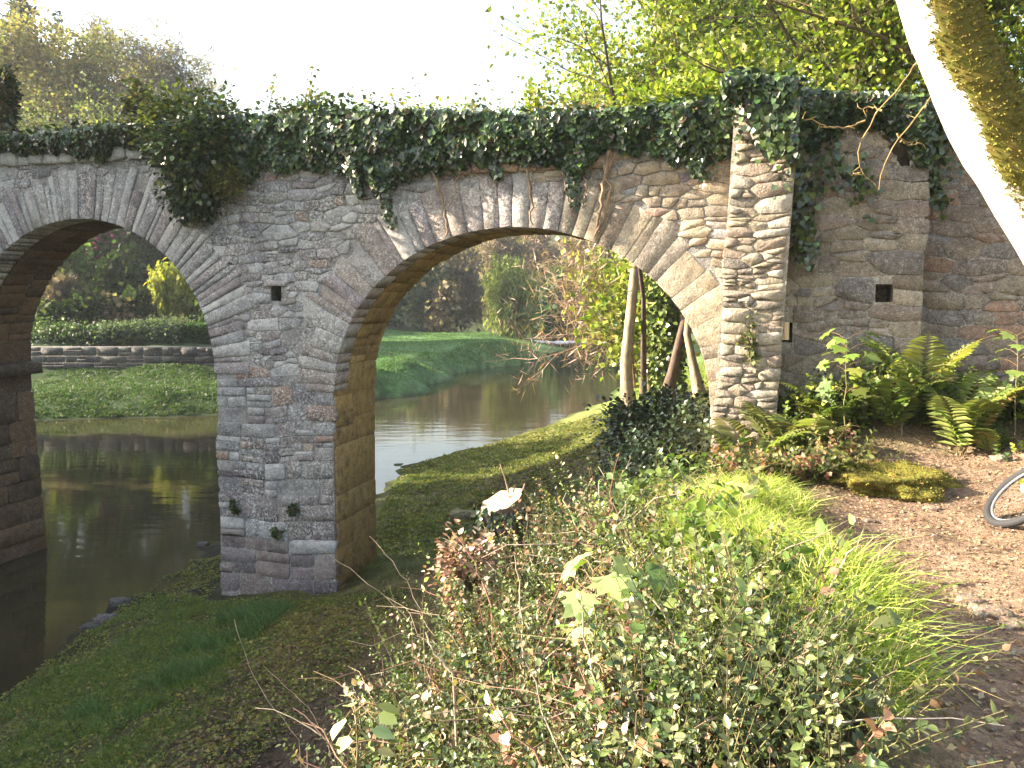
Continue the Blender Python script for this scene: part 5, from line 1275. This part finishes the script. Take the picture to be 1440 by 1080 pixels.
# ================================================================ undergrowth
def gpts(n, poly):
    """random ground points in a polygon of (X, Y)"""
    poly = np.array(poly, float); lo, hi = poly.min(0), poly.max(0); out = []
    tot = 0
    while tot < n:
        q = rng.uniform(lo, hi, (n * 2, 2)); ins = np.zeros(len(q), bool); j = len(poly) - 1
        for i in range(len(poly)):
            xi, yi = poly[i]; xj, yj = poly[j]
            c = ((yi > q[:, 1]) != (yj > q[:, 1])) & (q[:, 0] < (xj - xi) * (q[:, 1] - yi) / (yj - yi + 1e-12) + xi); ins ^= c; j = i
        out.append(q[ins]); tot += ins.sum()
    q = np.concatenate(out)[:n]; return np.c_[q, height(q)]
def shoots(name, label, poly, n, h, leaf, pal, per=22, lean=.35, stemcol=(.14, .13, .06), kind='lance', width=1.0, mask=None, mat=None):
    G = gpts(n, poly)
    if mask is not None: G = G[mask(G)]
    n = len(G); K = 4; s = np.linspace(0, 1, K)
    H = h * rng.uniform(.35, 1.3, n) * (.1 + 1.75 * fbm(G[:, :2], 1.5, 2, 31))
    d = unit(rng.normal(size=(n, 3)) * [lean, lean, 0] + [0, 0, 1]); bend = rng.normal(size=(n, 3)) * [.35, .35, .06]
    P = G[:, None] + (H[:, None] * s)[..., None] * d[:, None] + ((H[:, None] * s ** 2) * .5)[..., None] * bend[:, None]
    P[:, 0, 2] -= .03
    la, wa = Acc(), Acc(); vtubes(wa, P, np.tile(np.linspace(.0035, .0012, K), (n, 1)), 3, jit(stemcol, n))
    m = n * per; i = np.repeat(np.arange(n), per); f = .22 + .78 * np.tile(np.linspace(0, 1, per), n)
    x = f * (K - 1); a = np.clip(x.astype(int), 0, K - 2); r = (x - a)[:, None]
    q = P[i, a] * (1 - r) + P[i, a + 1] * r; ax = unit(P[i, a + 1] - P[i, a])
    phi = np.tile(np.arange(per) * 2.4, n) + np.repeat(rng.random(n) * 6.28, per)
    o = unit(np.cross(ax, [.3, .5, .1])); o2 = np.cross(ax, o); rad = np.cos(phi)[:, None] * o + np.sin(phi)[:, None] * o2
    A = rad + ax * rng.uniform(.2, 1.0, (m, 1)) + rng.normal(size=(m, 3)) * .15; N = ax * 1.0 + rng.normal(size=(m, 3)) * .3 - rad * .2
    C = pick(pal, n, .25)[i] * (1 + .15 * rng.normal(size=(m, 1))); C = np.clip(C * (1 + .5 * (f[:, None] > .85)), .004, .9)
    leaves(la, q, A, N, leaf * rng.uniform(.65, 1.25, m) * np.repeat(rng.uniform(.6, 1.45, n), per) * (1 - .35 * (f - .5)), kind, width, C)
    t = thing(name, label, 'undergrowth'); t['kind'] = 'stuff'
    la.build('leaves', mat or M_LEAF, t, kind='stuff'); wa.build('stems', M_BARK, t, kind='stuff')
    return t
BOX = [(.075, .105, .03), (.12, .15, .05), (.035, .055, .02), (.17, .20, .08), (.055, .08, .025)]
main = [(-.35, 2.0), (.95, 2.0), (.92, 3.0), (.85, 3.8), (.8, 4.8), (.75, 5.6), (.7, 6.4), (.45, 7.0), (-.15, 6.9), (-.5, 6.2), (-.7, 5.4), (-.95, 4.4), (-.8, 3.2)]
shoots('undergrowth', 'dense small-leaved evergreen undergrowth filling the foreground bank', main, 3000, .5, .029, BOX, per=22, lean=.55, kind='lance', width=.8, mask=lambda G: ((np.hypot(G[:, 0] + .15, (G[:, 1] - 6.2) * .8) > .8) | (rng.random(len(G)) < .3)) & (fbm(G[:, :2], 2.6, 2, 91) > .40), mat=M_GLOSS, stemcol=(.13, .12, .06))
shoots('undergrowth', 'lower small-leaved shoots in front by the bottom edge', [(-1.0, 2.4), (1.1, 2.2), (1.1, 3.3), (-.9, 4.0), (-1.15, 3.4)], 760, .42, .032, BOX + [(.15, .17, .07)], per=18, lean=.6, kind='lance', width=.8, mat=M_GLOSS)
shoots('undergrowth', 'shady leafy growth under the right side of the near arch', [(1.35, 9.0), (2.4, 9.2), (2.8, 11.5), (2.7, 13), (2.0, 12.6), (1.5, 11.0)], 1000, .6, .06, [(.03, .05, .022), (.04, .065, .025), (.05, .08, .03)], per=12, kind='lance', mat=M_IVY)
shoots('undergrowth', 'bright weeds between the stump and the dark bush', [(.3, 7.2), (1.7, 7.2), (2.0, 8.6), (1.2, 9.6), (.5, 9.0)], 600, .36, .05, [(.08, .13, .03), (.06, .10, .03), (.14, .17, .05)], per=14)
shoots('undergrowth', 'leafy weeds along the foot of the retaining wall', [(3.0, 8.7), (5.8, 8.0), (5.9, 8.35), (3.1, 9.05)], 700, .5, .06, MID + YG[:2], per=16)
shoots('undergrowth', 'weeds scattered along the sunny side of the path', [(4.2, 5.6), (5.4, 5.8), (5.6, 8.0), (4.8, 8.2)], 160, .2, .04, YG + MID, per=10)

shoots('undergrowth', 'dry brown leafy stems mixed through the foreground undergrowth', main, 330, .55, .042, [(.30, .19, .12), (.24, .14, .09), (.38, .28, .18)], per=12, lean=.8, stemcol=(.3, .2, .13), kind='lance', width=.9, mat=M_DRY)
shoots('undergrowth', 'larger bramble leaves over the sunny right part of the undergrowth', [(.5, 2.6), (1.35, 2.6), (1.45, 4.0), (1.4, 5.6), (.9, 6.4), (.6, 4.6)], 200, .42, .065, [(.13, .17, .05), (.2, .23, .09), (.08, .12, .035)], per=9, lean=.9, stemcol=(.3, .2, .14), kind='oval', width=.8)
# dead brown stems and fallen leaves in the undergrowth
n = 480; G = gpts(n, main); K = 6; s = np.linspace(0, 1, K); d = unit(rng.normal(size=(n, 3)) * [1.1, 1.1, 0] + [0, 0, .75]); L = rng.uniform(.25, .95, n)
P = G[:, None] + (L[:, None] * s)[..., None] * d[:, None] + rng.normal(size=(n, K, 3)) * .018 + (-(s ** 2) * .25 * L[:, None])[..., None] * np.array([0, 0, 1.0]) + [0, 0, .12]
ac = Acc(); vtubes(ac, P, np.tile(np.linspace(.0045, .0015, K), (n, 1)) * rng.uniform(.5, 1.4, (n, 1)), 4, pick([(.34, .24, .16), (.26, .15, .10), (.45, .37, .27)], n))
tag(ac.build('dead_stems', M_BARK), 'tangle of dead brown stems in the foreground undergrowth', 'stems', kind='stuff')
def litter(name, label, poly, n, size, pal, lift=.01, tilt=.35, mat=None, kind='rhomb'):
    G = gpts(n, poly); G[:, 2] += lift
    ac = Acc(); leaves(ac, G, rdir(n) * [1, 1, .25], rng.normal(size=(n, 3)) * tilt + [0, 0, 1], size * rng.uniform(.5, 1.4, n), kind, rng.uniform(.35, .8, n), pick(pal, n)); tag(ac.build(name, mat or M_DRY), label, 'litter', kind='stuff')
DRY = [(.28, .17, .10), (.35, .25, .15), (.20, .12, .075), (.40, .31, .20)]
litter('leaf_litter', 'dry leaves and bark chips scattered over the path', [(1.4, 2.2), (3.3, 2.2), (4.0, 4.5), (5.2, 6.5), (5.4, 8.2), (4.2, 8.6), (2.6, 7.2), (1.8, 4.8)], 9000, .028, DRY)
litter('leaf_litter', 'rusty dead leaves among the undergrowth stems', main, 5000, .045, [(.22, .10, .05), (.18, .09, .055), (.28, .16, .09)], .1, .8)
litter('leaf_litter', 'brown leaf debris on the shaded bank at the lower left', [(-3.2, 4.6), (-1, 4.6), (-1.0, 7), (-1.4, 9.5), (-2.4, 9.4), (-3.0, 7.2)], 5000, .04, [(.12, .085, .06), (.17, .12, .08), (.09, .07, .05)])

MOSS = [(.13, .16, .036), (.19, .20, .045), (.085, .115, .03), (.22, .19, .055)]
litter('moss_cover', 'patchy moss and low herbs on the shaded shore', [(-5.5, 5.0), (-2.2, 4.6), (-1.6, 7.0), (-1.2, 9.8), (-2.6, 10.6), (-4.3, 11.0), (-4.6, 13), (-5.4, 13), (-5.5, 9)], 32000, .038, MOSS, .012, .9, M_GRASS)
litter('moss_cover', 'patchy moss and low herbs on the mud under the near arch', [(-2.3, 12.3), (0, 10.5), (1.2, 12.5), (2.6, 19.5), (3.5, 26), (1.2, 25.6), (-1.2, 22.5), (-2.7, 20.2), (-2.6, 16)], 32000, .062, MOSS, .015, .9, M_GRASS)
G = gpts(2600, [(1.5, 2.2), (3.3, 2.2), (4.0, 4.5), (5.2, 6.5), (5.4, 8.2), (4.2, 8.6), (2.6, 7.2), (1.9, 4.8)]); n = len(G); sz = .005 + .014 * rng.random(n) ** 4 + .004
V = G[:, None] + (O[None] * rng.uniform(.55, 1.35, (n, 6, 1)) + rng.normal(size=(n, 6, 3)) * .15) * sz[:, None, None] * rng.uniform(.7, 1.4, (n, 1, 3))
ac = Acc(); ac.add(V.reshape(-1, 3), ((np.arange(n) * 6)[:, None, None] + OT[None]).reshape(-1, 3), None, np.repeat(pick([(.25, .18, .13), (.32, .25, .18), (.17, .12, .09)], n), 6, axis=0))
tag(ac.build('grit', M_GROUND), 'small stones and grit strewn over the earth path', 'grit', kind='stuff')
# grass
def grass(name, label, poly, n, h, pal, wid=.006, lean=.45, mask=None, seg=4, wind=(0, 0, 0)):
    G = gpts(n, poly)
    if mask is not None: G = G[mask(G)]
    n = len(G); H = h * rng.uniform(.4, 1.3, n) * (.5 + fbm(G[:, :2], 2.3, 2, 17)); s = np.linspace(0, 1, seg)
    d = unit(rng.normal(size=(n, 3)) * [lean, lean, 0] + [0, 0, 1] + np.array(wind)); hd = rng.normal(size=(n, 3)) * [1, 1, 0] + np.array(wind) * 1.5
    P = G[:, None] + (H[:, None] * s)[..., None] * d[:, None] + (H[:, None] * s ** 2.2 * .42)[..., None] * unit(hd)[:, None] - (H[:, None] * s ** 3 * .28)[..., None] * np.array([0, 0, 1.0])
    side = unit(np.cross(d, rdir(n))); w = wid * (1 - s) ** .6 + .0004
    V = np.stack([P - side[:, None] * w[:, None] * .5, P + side[:, None] * w[:, None] * .5], 2).reshape(-1, 3)
    b_ = (np.arange(n) * seg * 2)[:, None] + (np.arange(seg - 1) * 2)[None]
    Q = np.stack([b_, b_ + 1, b_ + 3, b_ + 2], -1).reshape(-1, 4)
    ac = Acc(); ac.add(V, None, Q, np.repeat(pick(pal, n), seg * 2, axis=0)); return tag(ac.build(name, M_GRASS), label, 'grass', kind='stuff')
GR = [(.30, .38, .07), (.23, .32, .055), (.38, .43, .10), (.42, .40, .16)]
grass('grass', 'tall sunlit grass along the left edge of the path', [(.75, 3.2), (1.35, 2.7), (1.72, 3.4), (1.9, 4.6), (2.3, 6.2), (2.5, 7.3), (1.5, 7.5), (.75, 6.6), (.65, 4.6)], 19000, .21, GR, .0065, lean=.6, seg=3)
grass('grass', 'long tufts of grass leaning over the path shadow', [(1.3, 3.0), (1.66, 3.1), (1.85, 4.0), (1.6, 4.2), (1.3, 3.6)], 1100, .36, GR, .008, wind=(.2, 0, 0), lean=.6)
grass('grass', 'short dark turf on the shaded shore below the bridge', [(-5.4, 5.0), (-3.0, 4.4), (-2.7, 7.0), (-2.9, 8.6), (-3.0, 10.4), (-4.3, 10.9), (-4.4, 12.5), (-5.2, 12.2), (-5.35, 9)], 48000, .085, [(.09, .155, .036), (.12, .18, .045), (.07, .115, .03), (.16, .18, .055)], .008, seg=2, mask=lambda G: (fbm(G[:, :2], 1.6, 3, 50) > .43) & (G[:, 2] > .05))
grass('grass', 'longer dark green grass band on the shaded shore', [(-4.9, 5.6), (-3.9, 5.6), (-2.9, 8.4), (-2.7, 10.1), (-3.4, 10.3), (-3.7, 8.8)], 20000, .17, [(.08, .15, .045), (.11, .19, .055), (.06, .11, .035)], .006, seg=4, wind=(-.2, .1, 0), mask=lambda G: fbm(G[:, :2], 1.2, 3, 52) > .42 + .12 * rng.random(len(G)))
grass('grass', 'mossy tufts on the mud under the near arch', [(-2.3, 12.3), (0, 12.0), (1.0, 14), (2.6, 19.5), (3.5, 26), (1.2, 25.6), (-1.2, 22.5), (-2.7, 20.2), (-2.6, 16)], 38000, .08, [(.10, .12, .03), (.15, .16, .04), (.07, .09, .03)], .012, seg=2, mask=lambda G: (fbm(G[:, :2], 1.1, 3, 55) > .47) & (G[:, 2] > .04))
grass('grass', 'sparse grass on the bank right of the middle pier', [(-2.3, 9.4), (-.6, 8.6), (.4, 9.6), (.6, 12), (-1.8, 12)], 5000, .09, MID, .007, seg=3, mask=lambda G: fbm(G[:, :2], 1.4, 3, 56) > .5)
grass('grass', 'fine grass along the lip of the far green meadow', [(-6.2, 34.6), (-4.6, 41), (-3.6, 47), (-1, 51.5), (.8, 52.6), (.6, 55), (-2.4, 54), (-5.2, 47), (-6.0, 41), (-7.6, 35)], 7000, .2, [(.06, .13, .045), (.08, .16, .05), (.05, .10, .035)], .045, seg=2)
FG_ = [(.09, .18, .065), (.11, .205, .075), (.075, .145, .055), (.13, .20, .075)]
grass('grass', 'fine grass on the far shore inside the far arch', [(-20, 27.8), (-10.5, 29.4), (-7.6, 32.4), (-9, 34.2), (-20, 34.2)], 36000, .13, [(.045, .085, .03), (.06, .11, .036), (.035, .065, .025), (.08, .10, .04)], .045, seg=2, mask=lambda G: (fbm(G[:, :2], .8, 3, 61) > .3) & (G[:, 2] > .04))
grass('grass', 'short even grass over the far green meadow', [(-8.5, 34.2), (-5.4, 34.8), (-3.0, 46), (.9, 52.4), (1.4, 60), (1.6, 75), (-8, 78), (-14, 60), (-12, 44)], 40000, .12, FG_, .065, seg=2, mask=lambda G: G[:, 2] > .05)
grass('grass', 'bright sunlit grass on the far right bank', [(2.5, 23), (5.0, 22.5), (9, 30), (10, 38), (6.5, 37), (4.2, 31)], 18000, .16, [(.17, .22, .05), (.21, .25, .06), (.12, .17, .04)], .02, seg=2)

shoots('undergrowth', 'brambles and reddish dead leaves round the buttress ferns', [(2.0, 7.3), (2.9, 7.2), (3.4, 7.7), (3.4, 8.6), (2.2, 8.7)], 800, .34, .05, [(.10, .11, .04), (.25, .12, .08), (.16, .15, .06), (.07, .09, .03)], per=12, lean=.7)
# ferns
def fern(label, base, nf=9, L=.6, pal=((.12, .16, .04), (.09, .13, .035)), droop=.55, up=1.0, brown=0.0, dirs=None, cat='fern', pairs=20):
    t = thing('fern', label, cat); base = np.array(base, float)
    for k in range(nf):
        a = k * 6.28 / nf + rng.normal() * .3 if dirs is None else dirs[k % len(dirs)] + rng.normal() * .25
        l = L * rng.uniform(.7, 1.2); o = np.array([math.cos(a), math.sin(a), 0]); K = 14; s = np.linspace(0, 1, K)
        P = base + (l * (.42 * s + .28 * s ** 2))[:, None] * o + (l * (up * 1.15 * s - droop * s ** 2.4))[:, None] * np.array([0, 0, 1.0]) + rng.normal(size=3) * .02
        ac = Acc(); c = pick(pal, 1)[0]
        if rng.random() < brown: c = np.array((.22, .14, .07)) * rng.uniform(.8, 1.2)
        tube(ac, P, np.linspace(.005, .0015, K), 4, (.20, .14, .06))
        x = np.linspace(.12, .99, pairs); q = np.stack([np.interp(x, s, P[:, j]) for j in range(3)], 1); tg = unit(np.stack([np.interp(x, s, np.gradient(P[:, j])) for j in range(3)], 1))
        sd = unit(np.cross(tg, [0, 0, 1])); nn = np.cross(sd, tg); pl = l * .26 * np.sin(np.clip(x * 1.02 + .12, 0, 1) * math.pi) ** .7 + .012
        for sg in (-1, 1):
            leaves(ac, q, sd * sg + tg * .35 - nn * .12 + rng.normal(size=(pairs, 3)) * .05, nn, pl, 'oval', .24, jit(c, pairs, .12, .04))
        ac.build('frond', M_LEAF, t)
    return t
FG = ((.15, .17, .06), (.12, .14, .05), (.18, .18, .07)); FB = ((.12, .16, .04), (.16, .20, .05))
def fbase(px, py, Y):
    q = atY(px, py, Y); return np.array([q[0], q[1], hz(q[0], q[1])])
fern('large dull fern at the foot of the buttress', fbase(1060, 640, 8.2), 12, .9, FG, brown=.15)
fern('tall fern against the right corner of the buttress', fbase(1100, 600, 8.5), 8, .8, FG, up=1.25)
fern('drooping fern left of the buttress foot', fbase(1015, 660, 8.1), 8, .6, FG, droop=.8, brown=.2)
fern('browning fern in front of the buttress', fbase(1075, 690, 7.6), 9, .5, FG, brown=.4)
fern('arching fern between the buttress and the moss mound', fbase(1140, 600, 8.3), 10, .75, FG)
fern('fern under the wall left of the broad-leaved sapling', fbase(1165, 570, 8.6), 9, .75, FB)
fern('sunlit fern under the wall right of the broad-leaved sapling', fbase(1255, 580, 8.4), 11, .82, FB, up=1.1)
fern('tall yellowish fern under the wall below the step', fbase(1290, 560, 8.5), 9, .95, [(.24, .26, .08), (.2, .22, .07)], up=1.3)
fern('bright fern standing in front of the far wall', fbase(1355, 590, 8.0), 12, .88, [(.22, .25, .07), (.17, .2, .06)], up=1.2, brown=.1)
fern('small fern at the right edge under the far wall', fbase(1395, 600, 7.9), 7, .45, FB)
fern('small yellow fern on the moss mound', fbase(1190, 690, 7.4), 7, .3, [(.25, .27, .06)])
fern('pale fern under the near arch behind the stump', fbase(890, 690, 9.2), 9, .75, [(.17, .19, .07), (.13, .15, .05)], up=.9)
fern('upright bright green fern at the foot of the near arch', fbase(905, 640, 10.3), 6, .5, [(.15, .22, .05)], up=1.5, droop=.3)
fern('yellowing fern frond beside the pale fern', fbase(862, 680, 9.4), 5, .5, [(.28, .24, .05), (.2, .18, .05)])
fern('small drooping fern below the buttress ferns', fbase(1040, 720, 7.2), 7, .4, FG, droop=.7)
# dark bush under the arch
bush('evergreen_bush', 'dark evergreen bush under the right side of the near arch', np.array([2.05, 11.3, 2.35]), (.75, .8, .62), 6500, .075, [(.025, .042, .02), (.035, .055, .024)], mat=M_IVY, stems=40)
bush('evergreen_bush', 'low dark bush left of the bigger one under the near arch', np.array([1.6, 11.0, 1.75]), (.4, .4, .34), 1800, .07, [(.03, .05, .02), (.05, .075, .03)], mat=M_IVY, stems=26)
bush('evergreen_bush', 'olive bush on the bank behind the dark ones, by the pale trunk', np.array([2.6, 15.5, 1.6]), (.7, .8, .4), 3000, .085, [(.10, .11, .03), (.07, .09, .03)], stems=30)

# broad-leaved plants
def sapling(label, base, tipz, nl, size, pal, spread=.16, kind='maple', lean=(0, 0), trans=None, stem=(.2, .18, .09)):
    t = thing('sapling', label, 'plant'); base = np.array(base, float); h = tipz - base[2]; K = 8; s = np.linspace(0, 1, K)
    P = base + np.c_[lean[0] * s ** 1.5, lean[1] * s ** 1.5, h * s] + np.r_[np.zeros((1, 3)), rng.normal(size=(K - 1, 3)) * .008]
    wa = Acc(); tube(wa, P, np.linspace(.0065, .003, K), 5, stem); wa.build('stem', M_BARK, t)
    for k in range(nl):
        f = 1 - .7 * (k / nl) ** 1.5 * rng.uniform(.6, 1) if nl > 3 else 1 - .12 * k
        p = np.array([np.interp(f, s, P[:, j]) for j in range(3)]); a = k * 2.1 + rng.normal() * .3; o = np.array([math.cos(a), math.sin(a), .35]); L = size * rng.uniform(.7, 1.15)
        e = p + o * spread * rng.uniform(.5, 1.0); ac = Acc(); tube(ac, [p, .5 * (p + e) + [0, 0, .02], e], [.003, .0025, .002], 4, (.3, .2, .1))
        leaves(ac, [e], [o * [1, 1, .0] + [0, 0, -.35]], [np.array([0, 0, 1.0]) + rng.normal(size=3) * .25 - np.array([0, .35, 0])], L, kind, 1.0, pick(pal, 1)); ac.build('leaf', M_LEAF, t)
    return t
SY = [(.22, .27, .07), (.27, .31, .10), (.18, .23, .06)]
def gb(px, Y): return on(px, 0, Y)
q = atY(815, 800, 3.3); sapling('sycamore sapling with big blown-out pale leaves in the middle of the undergrowth', [q[0] + .06, 3.3, hz(q[0], 3.3)], q[2], 14, .13, [(.5, .56, .28), (.46, .52, .24), (.34, .42, .14)], .13)
q = atY(890, 800, 3.4); sapling('single large drooping green leaf right of the pale sapling', [q[0] + .1, 3.4, hz(q[0], 3.4)], q[2], 2, .17, [(.16, .22, .06)], .06, lean=(-.1, 0))
q = atY(500, 1005, 2.75); sapling('pale-leaved sapling at the lower left of the undergrowth', [q[0], 2.75, hz(q[0], 2.75)], q[2], 18, .085, [(.5, .54, .3), (.4, .46, .2), (.25, .32, .09)], .09, 'lance')
q = atY(1203, 478, 8.1); sapling('broad-leaved bright green sapling in front of the retaining wall', [q[0], 8.3, hz(q[0], 8.3)], q[2], 18, .17, [(.2, .28, .06), (.15, .22, .05)], .24)
q = atY(1270, 560, 8.3); sapling('leafy bramble seedling low under the retaining wall', [q[0], 8.3, hz(q[0], 8.3)], q[2] + .15, 12, .12, [(.13, .19, .05), (.09, .14, .04)], .2, 'oval')
q = atY(1432, 470, 7.9); sapling('bright-leaved sapling cut by the right picture edge', [q[0], 7.9, hz(q[0], 7.9)], q[2], 16, .13, [(.2, .27, .07)], .2)
q = atY(1050, 690, 6.0); sapling('pale sycamore sapling in the bright grass below the buttress', [q[0], 6.0, hz(q[0], 6.0)], q[2] + .05, 8, .13, [(.40, .44, .18), (.3, .36, .1)], .12)
for (px, py, Y, lb, pal) in [(1115, 765, 4.2, 'pale bramble spray over the grass, upper', [(.33, .34, .15), (.24, .27, .10)]), (1155, 800, 4.1, 'bramble spray with hanging leaves by the path', [(.25, .27, .12), (.18, .2, .08)]), (1030, 875, 3.4, 'bramble shoot standing in the undergrowth right of the pale sapling', [(.16, .2, .06), (.2, .24, .08)]), (1060, 975, 2.9, 'low bramble near the bottom edge', [(.12, .17, .05), (.16, .2, .06)]), (960, 790, 4.4, 'bramble shoot with yellow leaves in the sunny undergrowth', [(.4, .33, .05), (.2, .22, .07)]), (1180, 1020, 2.75, 'two-leaved bramble low beside the path', [(.22, .26, .07)]), (850, 950, 2.9, 'small bright seedling in the middle of the undergrowth', [(.3, .34, .1)])]:
    q = atY(px, py, Y); sapling(lb, [q[0] - .05, Y, hz(q[0], Y)], max(q[2], hz(q[0], Y) + .1), 9, .065, pal, .09, 'oval', lean=(.06, 0), stem=(.34, .22, .15))
# bare standing canes
for k, (pts, Y, r, lb) in enumerate([([(945, 1000), (962, 945), (950, 890), (925, 850), (905, 830)], 3.0, .008, 'pale crooked cane in the right of the undergrowth'), ([(846, 1080), (838, 960), (822, 900), (815, 830)], 2.8, .006, 'straight bare cane under the pale sapling'), ([(640, 950), (602, 905), (598, 890)], 3.4, .007, 'pale bent cane at the left of the undergrowth'), ([(690, 850), (672, 800), (650, 760), (625, 735)], 4.6, .007, 'reddish cane slanting left of the stump'), ([(594, 860), (560, 800), (530, 765), (520, 755)], 4.8, .0028, 'thin bare stalk standing out over the shaded bank'), ([(580, 875), (520, 820), (470, 785), (440, 760)], 4.9, .0025, 'long thin stalk reaching left over the shaded bank'), ([(735, 890), (730, 820), (724, 780)], 4.0, .005, 'upright brown stalk in front of the stump'), ([(1170, 890), (1155, 850), (1180, 800), (1200, 770)], 3.5, .007, 'grey crooked twig in the grass by the path'), ([(420, 1040), (380, 990), (345, 930), (330, 870)], 5.0, .0022, 'thin dry stalk on the shaded bank at lower left'), ([(470, 1060), (440, 1000), (370, 935)], 4.6, .0025, 'pale dry stalk lying over the shaded bank')]):
    P = smooth_path([atY(x, y, Y + .03 * i) for i, (x, y) in enumerate(pts)], 12); g = hz(P[0][0], P[0][1])
    if P[0][2] > g: P = np.vstack([[P[0][0] + .02, P[0][1] + .02, g - .02], P])
    ac = Acc(); tube(ac, P + rng.normal(size=P.shape) * .004, np.linspace(r, r * .45, len(P)), 5, (.45, .35, .25) if k != 3 else (.36, .2, .14), rough=.3); tag(ac.build('cane', M_BARK), lb, 'twig')
# dry bracken by the stump
q = atY(655, 790, 5.3); bush('dry_bracken', 'pinkish dry dead leaves left of the stump', [q[0], q[1], q[2]], (.2, .2, .24), 700, .045, [(.36, .22, .16), (.28, .17, .12), (.42, .29, .22)], mat=M_DRY, stems=16, cat='plant', droop=.3)
# moss mound beside the path
c = atz(1245, 650, 2.8); c[2] = hz(c[0], c[1])
import bmesh
bm = bmesh.new(); bmesh.ops.create_icosphere(bm, subdivisions=5, radius=1); V = np.array([v.co[:] for v in bm.verts]); T = np.array([[v.index for v in f.verts] for f in bm.faces]); bm.free()
Vm = V * (.35 + 1.3 * fbm(V, 2.0, 3, 6))[:, None] * [.56, .44, .17] + c
mo = thing('moss_mound', 'mound of yellow-green moss at the edge of the path below the wall', 'moss')
ac = Acc(); ac.add(Vm, T, None, jit((.18, .16, .03), len(V), .15)); ac.build('cushion', M_GROUND, mo, smooth=True)
n = 9000; i = rng.integers(0, len(V), n); ac = Acc(); leaves(ac, Vm[i] + rng.normal(size=(n, 3)) * .01, V[i] + rng.normal(size=(n, 3)) * .6, rdir(n), rng.uniform(.01, .026, n), 'rhomb', .5, pick([(.20, .18, .03), (.14, .14, .03), (.25, .21, .05), (.14, .10, .045), (.10, .09, .03)], n)); ac.build('sprigs', M_DRY, mo, kind='stuff')
# ================================================================ the air
top = max(float(zz_all_max), 36.0) + 2.0
ac = Acc()
X0, X1, Y0, Y1, Z0, Z1 = -133.0, 133.0, -63.0, 203.0, -4.0, top
ac.add([(X0, Y0, Z0), (X1, Y0, Z0), (X1, Y1, Z0), (X0, Y1, Z0), (X0, Y0, Z1), (X1, Y0, Z1), (X1, Y1, Z1), (X0, Y1, Z1)], None, [(3, 2, 1, 0), (4, 5, 6, 7), (0, 1, 5, 4), (1, 2, 6, 5), (2, 3, 7, 6), (3, 0, 4, 7)])
mh = bpy.data.materials.new('haze'); mh.use_nodes = True; nt = mh.node_tree
for nn in list(nt.nodes):
    if nn.type == 'BSDF_PRINCIPLED': nt.nodes.remove(nn)
pv = nt.nodes.new('ShaderNodeVolumePrincipled'); pv.inputs['Color'].default_value = (.86, .91, 1.0, 1); pv.inputs['Density'].default_value = 0.0005; pv.inputs['Anisotropy'].default_value = 0.25
nt.links.new(pv.outputs[0], nt.nodes['Material Output'].inputs['Volume'])
tag(ac.build('haze', mh), 'thin bright haze in the valley air', 'haze', kind='stuff')
